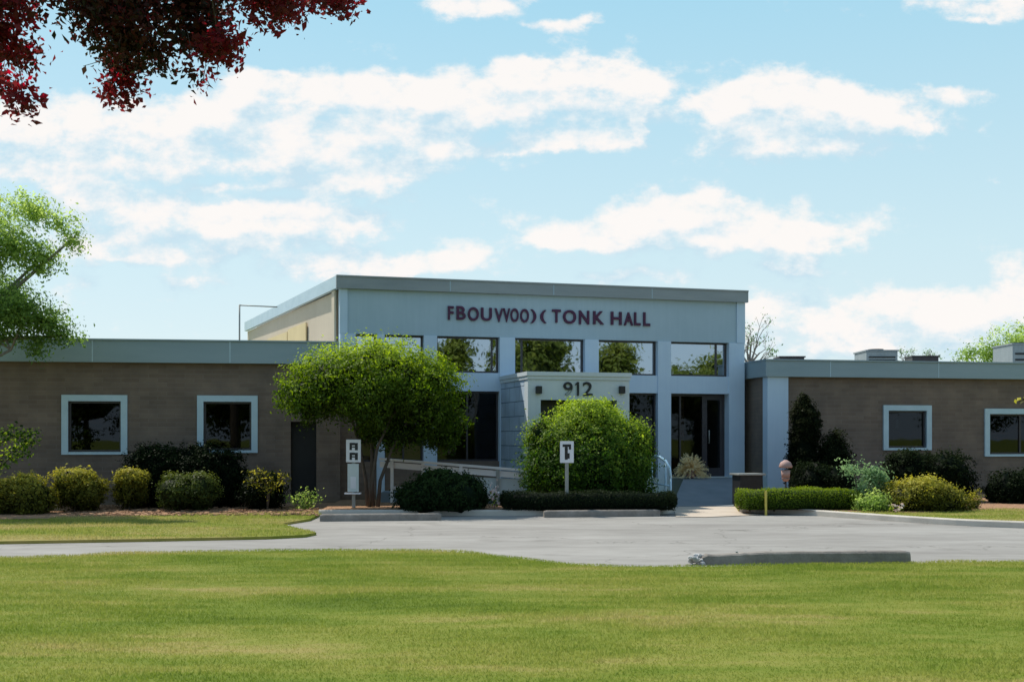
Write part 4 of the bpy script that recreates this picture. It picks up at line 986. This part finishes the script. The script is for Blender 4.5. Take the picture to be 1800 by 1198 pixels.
def cloud_group():
    g = bpy.data.node_groups.new('cloud_density', 'ShaderNodeTree')
    g.interface.new_socket('U', in_out='INPUT', socket_type='NodeSocketFloat'); g.interface.new_socket('V', in_out='INPUT', socket_type='NodeSocketFloat')
    g.interface.new_socket('D', in_out='OUTPUT', socket_type='NodeSocketFloat')
    gi = N(g, 'NodeGroupInput'); go = N(g, 'NodeGroupOutput')
    U, V = gi.outputs[0], gi.outputs[1]
    cb = N(g, 'ShaderNodeCombineXYZ'); g.links.new(U, cb.inputs[0]); g.links.new(math_(g, 'MULTIPLY', V, 1.5), cb.inputs[1])
    nz = N(g, 'ShaderNodeTexNoise'); nz.inputs['Scale'].default_value = 16; nz.inputs['Detail'].default_value = 6; nz.inputs['Roughness'].default_value = .6; g.links.new(cb.outputs[0], nz.inputs['Vector'])
    sp = N(g, 'ShaderNodeSeparateColor'); g.links.new(nz.outputs['Color'], sp.inputs[0])
    U2 = math_(g, 'ADD', U, math_(g, 'MULTIPLY', math_(g, 'SUBTRACT', sp.outputs[0], .5), .06)); V2 = math_(g, 'ADD', V, math_(g, 'MULTIPLY', math_(g, 'SUBTRACT', sp.outputs[1], .5), .035))
    blobs = [ # px, py, rx, ry, weight
        (90,215,170,42,.85),(250,235,230,50,.8),(120,290,200,22,.5),(440,250,200,48,.85),(560,190,190,60,1),(470,140,90,22,.9),(640,290,160,40,.9),(700,180,110,45,.9),
        (800,185,130,35,1),(960,160,160,45,1),(985,115,100,26,1),(1110,160,80,45,1),(1125,215,14,35,.8),(880,262,140,12,.8),(1020,250,110,20,.9),(560,330,140,15,.7),
        (1400,165,100,42,1.15),(1300,215,60,48,1.1),(1500,200,100,38,1.1),(1600,222,75,18,1),(1430,262,160,22,.95),(1345,180,60,50,.7),(1290,180,50,22,.7),(1680,170,58,20,.9),(1740,215,18,12,.5),
        (830,5,100,28,1),(960,50,50,15,.8),(1030,40,35,14,.8),(1730,5,110,28,.95),(1715,30,40,8,.5),
        (190,355,90,28,.9),(140,335,60,20,.8),(380,338,20,12,.7),(300,430,150,28,.8),(440,395,180,36,.95),(580,395,75,36,.9),(330,385,90,22,.8),(220,440,90,18,.7),
        (1090,405,170,32,1),(1215,360,110,30,1.05),(1330,405,150,32,1),(1440,420,90,24,1),(980,430,80,14,.7),(1390,475,80,16,.8),
        (560,475,80,30,.8),(800,452,105,24,.9),(700,470,80,22,.85),(1080,482,110,14,.6),(1360,535,80,25,.7),(1500,560,150,28,.7),(1620,525,90,20,.75),(1690,575,160,30,.7),(1790,490,55,38,.85),(1780,545,80,25,.7),(1560,600,250,22,.6),
        (40,310,90,14,.6),(60,410,60,12,.4),(360,485,60,16,.5),(1220,175,22,12,.5),(1110,65,22,12,.35),(1030,580,900,60,.2),(60,480,500,170,.24),(250,250,420,120,.06),(1560,560,420,80,.25),(820,230,420,60,.2),(1250,400,380,60,.2)]
    acc = None
    uv = N(g, 'ShaderNodeCombineXYZ'); g.links.new(U2, uv.inputs[0]); g.links.new(V2, uv.inputs[1])
    for (x, y, rx, ry, wt) in blobs:
        ma = N(g, 'ShaderNodeVectorMath', operation='MULTIPLY_ADD'); g.links.new(uv.outputs[0], ma.inputs[0])
        ma.inputs[1].default_value = (F/rx, F/ry, 0); ma.inputs[2].default_value = (-u_(x)*F/rx, -(HZ-y)/F*F/ry, 0)
        dt = N(g, 'ShaderNodeVectorMath', operation='DOT_PRODUCT'); g.links.new(ma.outputs[0], dt.inputs[0]); g.links.new(ma.outputs[0], dt.inputs[1])
        acc = math_(g, 'MULTIPLY_ADD', math_(g, 'POWER', .42, dt.outputs['Value']), wt, acc if acc is not None else 0.0)
    n2 = N(g, 'ShaderNodeTexNoise'); n2.inputs['Scale'].default_value = 22; n2.inputs['Detail'].default_value = 7; n2.inputs['Roughness'].default_value = .62; g.links.new(cb.outputs[0], n2.inputs['Vector'])
    d = math_(g, 'ADD', math_(g, 'MINIMUM', acc, 1.0), math_(g, 'MULTIPLY', math_(g, 'SUBTRACT', n2.outputs['Fac'], .5), 2.3))
    g.links.new(d, go.inputs[0]); return g
cg = cloud_group()
geo = N(nt, 'ShaderNodeTexCoord').outputs['Generated']
sx = N(nt, 'ShaderNodeSeparateXYZ'); nt.links.new(geo, sx.inputs[0])
yy = math_(nt, 'MAXIMUM', sx.outputs['Y'], .05)
U = math_(nt, 'DIVIDE', sx.outputs['X'], yy); V = math_(nt, 'DIVIDE', sx.outputs['Z'], yy)
c1 = N(nt, 'ShaderNodeGroup'); c1.node_tree = cg; nt.links.new(U, c1.inputs[0]); nt.links.new(V, c1.inputs[1])
c2 = N(nt, 'ShaderNodeGroup'); c2.node_tree = cg; nt.links.new(math_(nt, 'SUBTRACT', U, .006), c2.inputs[0]); nt.links.new(math_(nt, 'ADD', V, .028), c2.inputs[1])
mask = N(nt, 'ShaderNodeMapRange', interpolation_type='SMOOTHSTEP'); nt.links.new(sx.outputs['Y'], mask.inputs[0]); mask.inputs[1].default_value = .45; mask.inputs[2].default_value = .75
# elsewhere: scattered fair weather cloud
zz_ = math_(nt, 'ADD', math_(nt, 'ABSOLUTE', sx.outputs['Z']), .12)
cb = N(nt, 'ShaderNodeCombineXYZ'); nt.links.new(math_(nt, 'DIVIDE', sx.outputs['X'], zz_), cb.inputs[0]); nt.links.new(math_(nt, 'DIVIDE', sx.outputs['Y'], zz_), cb.inputs[1])
gen = math_(nt, 'MULTIPLY', math_(nt, 'SUBTRACT', noise(nt, cb.outputs[0], 1.1, 6, .6), .22), 2.0)
den = N(nt, 'ShaderNodeMix', data_type='FLOAT'); nt.links.new(mask.outputs[0], den.inputs[0]); nt.links.new(gen, den.inputs[2]); nt.links.new(c1.outputs[0], den.inputs[3])
cov = N(nt, 'ShaderNodeMapRange', interpolation_type='SMOOTHSTEP'); nt.links.new(den.outputs[0], cov.inputs[0]); cov.inputs[1].default_value = .30; cov.inputs[2].default_value = 1.0
# shading: thinner above = lit edge
lit = N(nt, 'ShaderNodeMapRange'); nt.links.new(math_(nt, 'SUBTRACT', c1.outputs[0], c2.outputs[0]), lit.inputs[0]); lit.inputs[1].default_value = -.45; lit.inputs[2].default_value = .42
ccol = ramp(nt, lit.outputs[0], [(0, (.58,.76,.87)), (.42, (.76,.86,.91)), (.75, (.94,.93,.925)), (1, (1.0,.955,.925))])
# sky tint: Nishita, pulled towards the pale cyan of the day, hazier low down
hz_ = N(nt, 'ShaderNodeMapRange'); nt.links.new(sx.outputs['Z'], hz_.inputs[0]); hz_.inputs[1].default_value = .0; hz_.inputs[2].default_value = .72
hcol = ramp(nt, hz_.outputs[0], [(0, (.80,.90,.93)), (.22, (.66,.87,.93)), (.50, (.42,.75,.91)), (.8, (.27,.53,.76)), (1, (.20,.42,.66))])
skm = N(nt, 'ShaderNodeVectorMath'); skm.operation = 'SCALE'; skm.inputs[3].default_value = STR; nt.links.new(sky.outputs[0], skm.inputs[0])
mx1 = N(nt, 'ShaderNodeMix', data_type='RGBA'); mx1.inputs[0].default_value = .85; nt.links.new(skm.outputs[0], mx1.inputs[6]); nt.links.new(hcol, mx1.inputs[7])
mx2 = N(nt, 'ShaderNodeMix', data_type='RGBA'); nt.links.new(math_(nt, 'MULTIPLY', cov.outputs[0], .95), mx2.inputs[0]); nt.links.new(mx1.outputs[2], mx2.inputs[6]); nt.links.new(ccol, mx2.inputs[7])
# away from the sun the sky is deeper and dimmer (the half behind the viewpoint)
back = N(nt, 'ShaderNodeMapRange', interpolation_type='SMOOTHSTEP'); nt.links.new(sx.outputs['Y'], back.inputs[0]); back.inputs[1].default_value = -.25; back.inputs[2].default_value = .7
dim = ramp(nt, back.outputs[0], [(0, (.64,.73,.84)), (1, (1,1,1))])
mx3 = N(nt, 'ShaderNodeMix', data_type='RGBA', blend_type='MULTIPLY'); mx3.inputs[0].default_value = 1; nt.links.new(mx2.outputs[2], mx3.inputs[6]); nt.links.new(dim, mx3.inputs[7])
nt.links.new(mx3.outputs[2], bg.inputs[0]); bg.inputs[1].default_value = 1.0
w.cycles.sampling_method = 'MANUAL'; w.cycles.sample_map_resolution = 512

sd = bpy.data.lights.new('Sun', 'SUN'); sd.energy = 5.0; sd.angle = math.radians(.6); sd.color = (1, .94, .84)
so = bpy.data.objects.new('sun', sd); COL.objects.link(so)
dirv = Vector((math.sin(SUN_AZ)*math.cos(SUN_EL), math.cos(SUN_AZ)*math.cos(SUN_EL), math.sin(SUN_EL)))
so.rotation_euler = dirv.to_track_quat('Z', 'Y').to_euler()

cd = bpy.data.cameras.new('Camera'); cam = bpy.data.objects.new('camera', cd); COL.objects.link(cam)
cam.location = (0, 0, EYE); cam.rotation_euler = (math.radians(90), 0, 0)
cd.sensor_width = 36; cd.lens = F/1800*36; cd.shift_y = (HZ-599)/1800; cd.clip_end = 3000; cd.clip_start = .05
S.camera = cam
S.view_settings.view_transform = 'Standard'; S.view_settings.look = 'None'; S.view_settings.exposure = 0; S.view_settings.gamma = 1
S.cycles.transparent_max_bounces = 12; S.cycles.max_bounces = 8
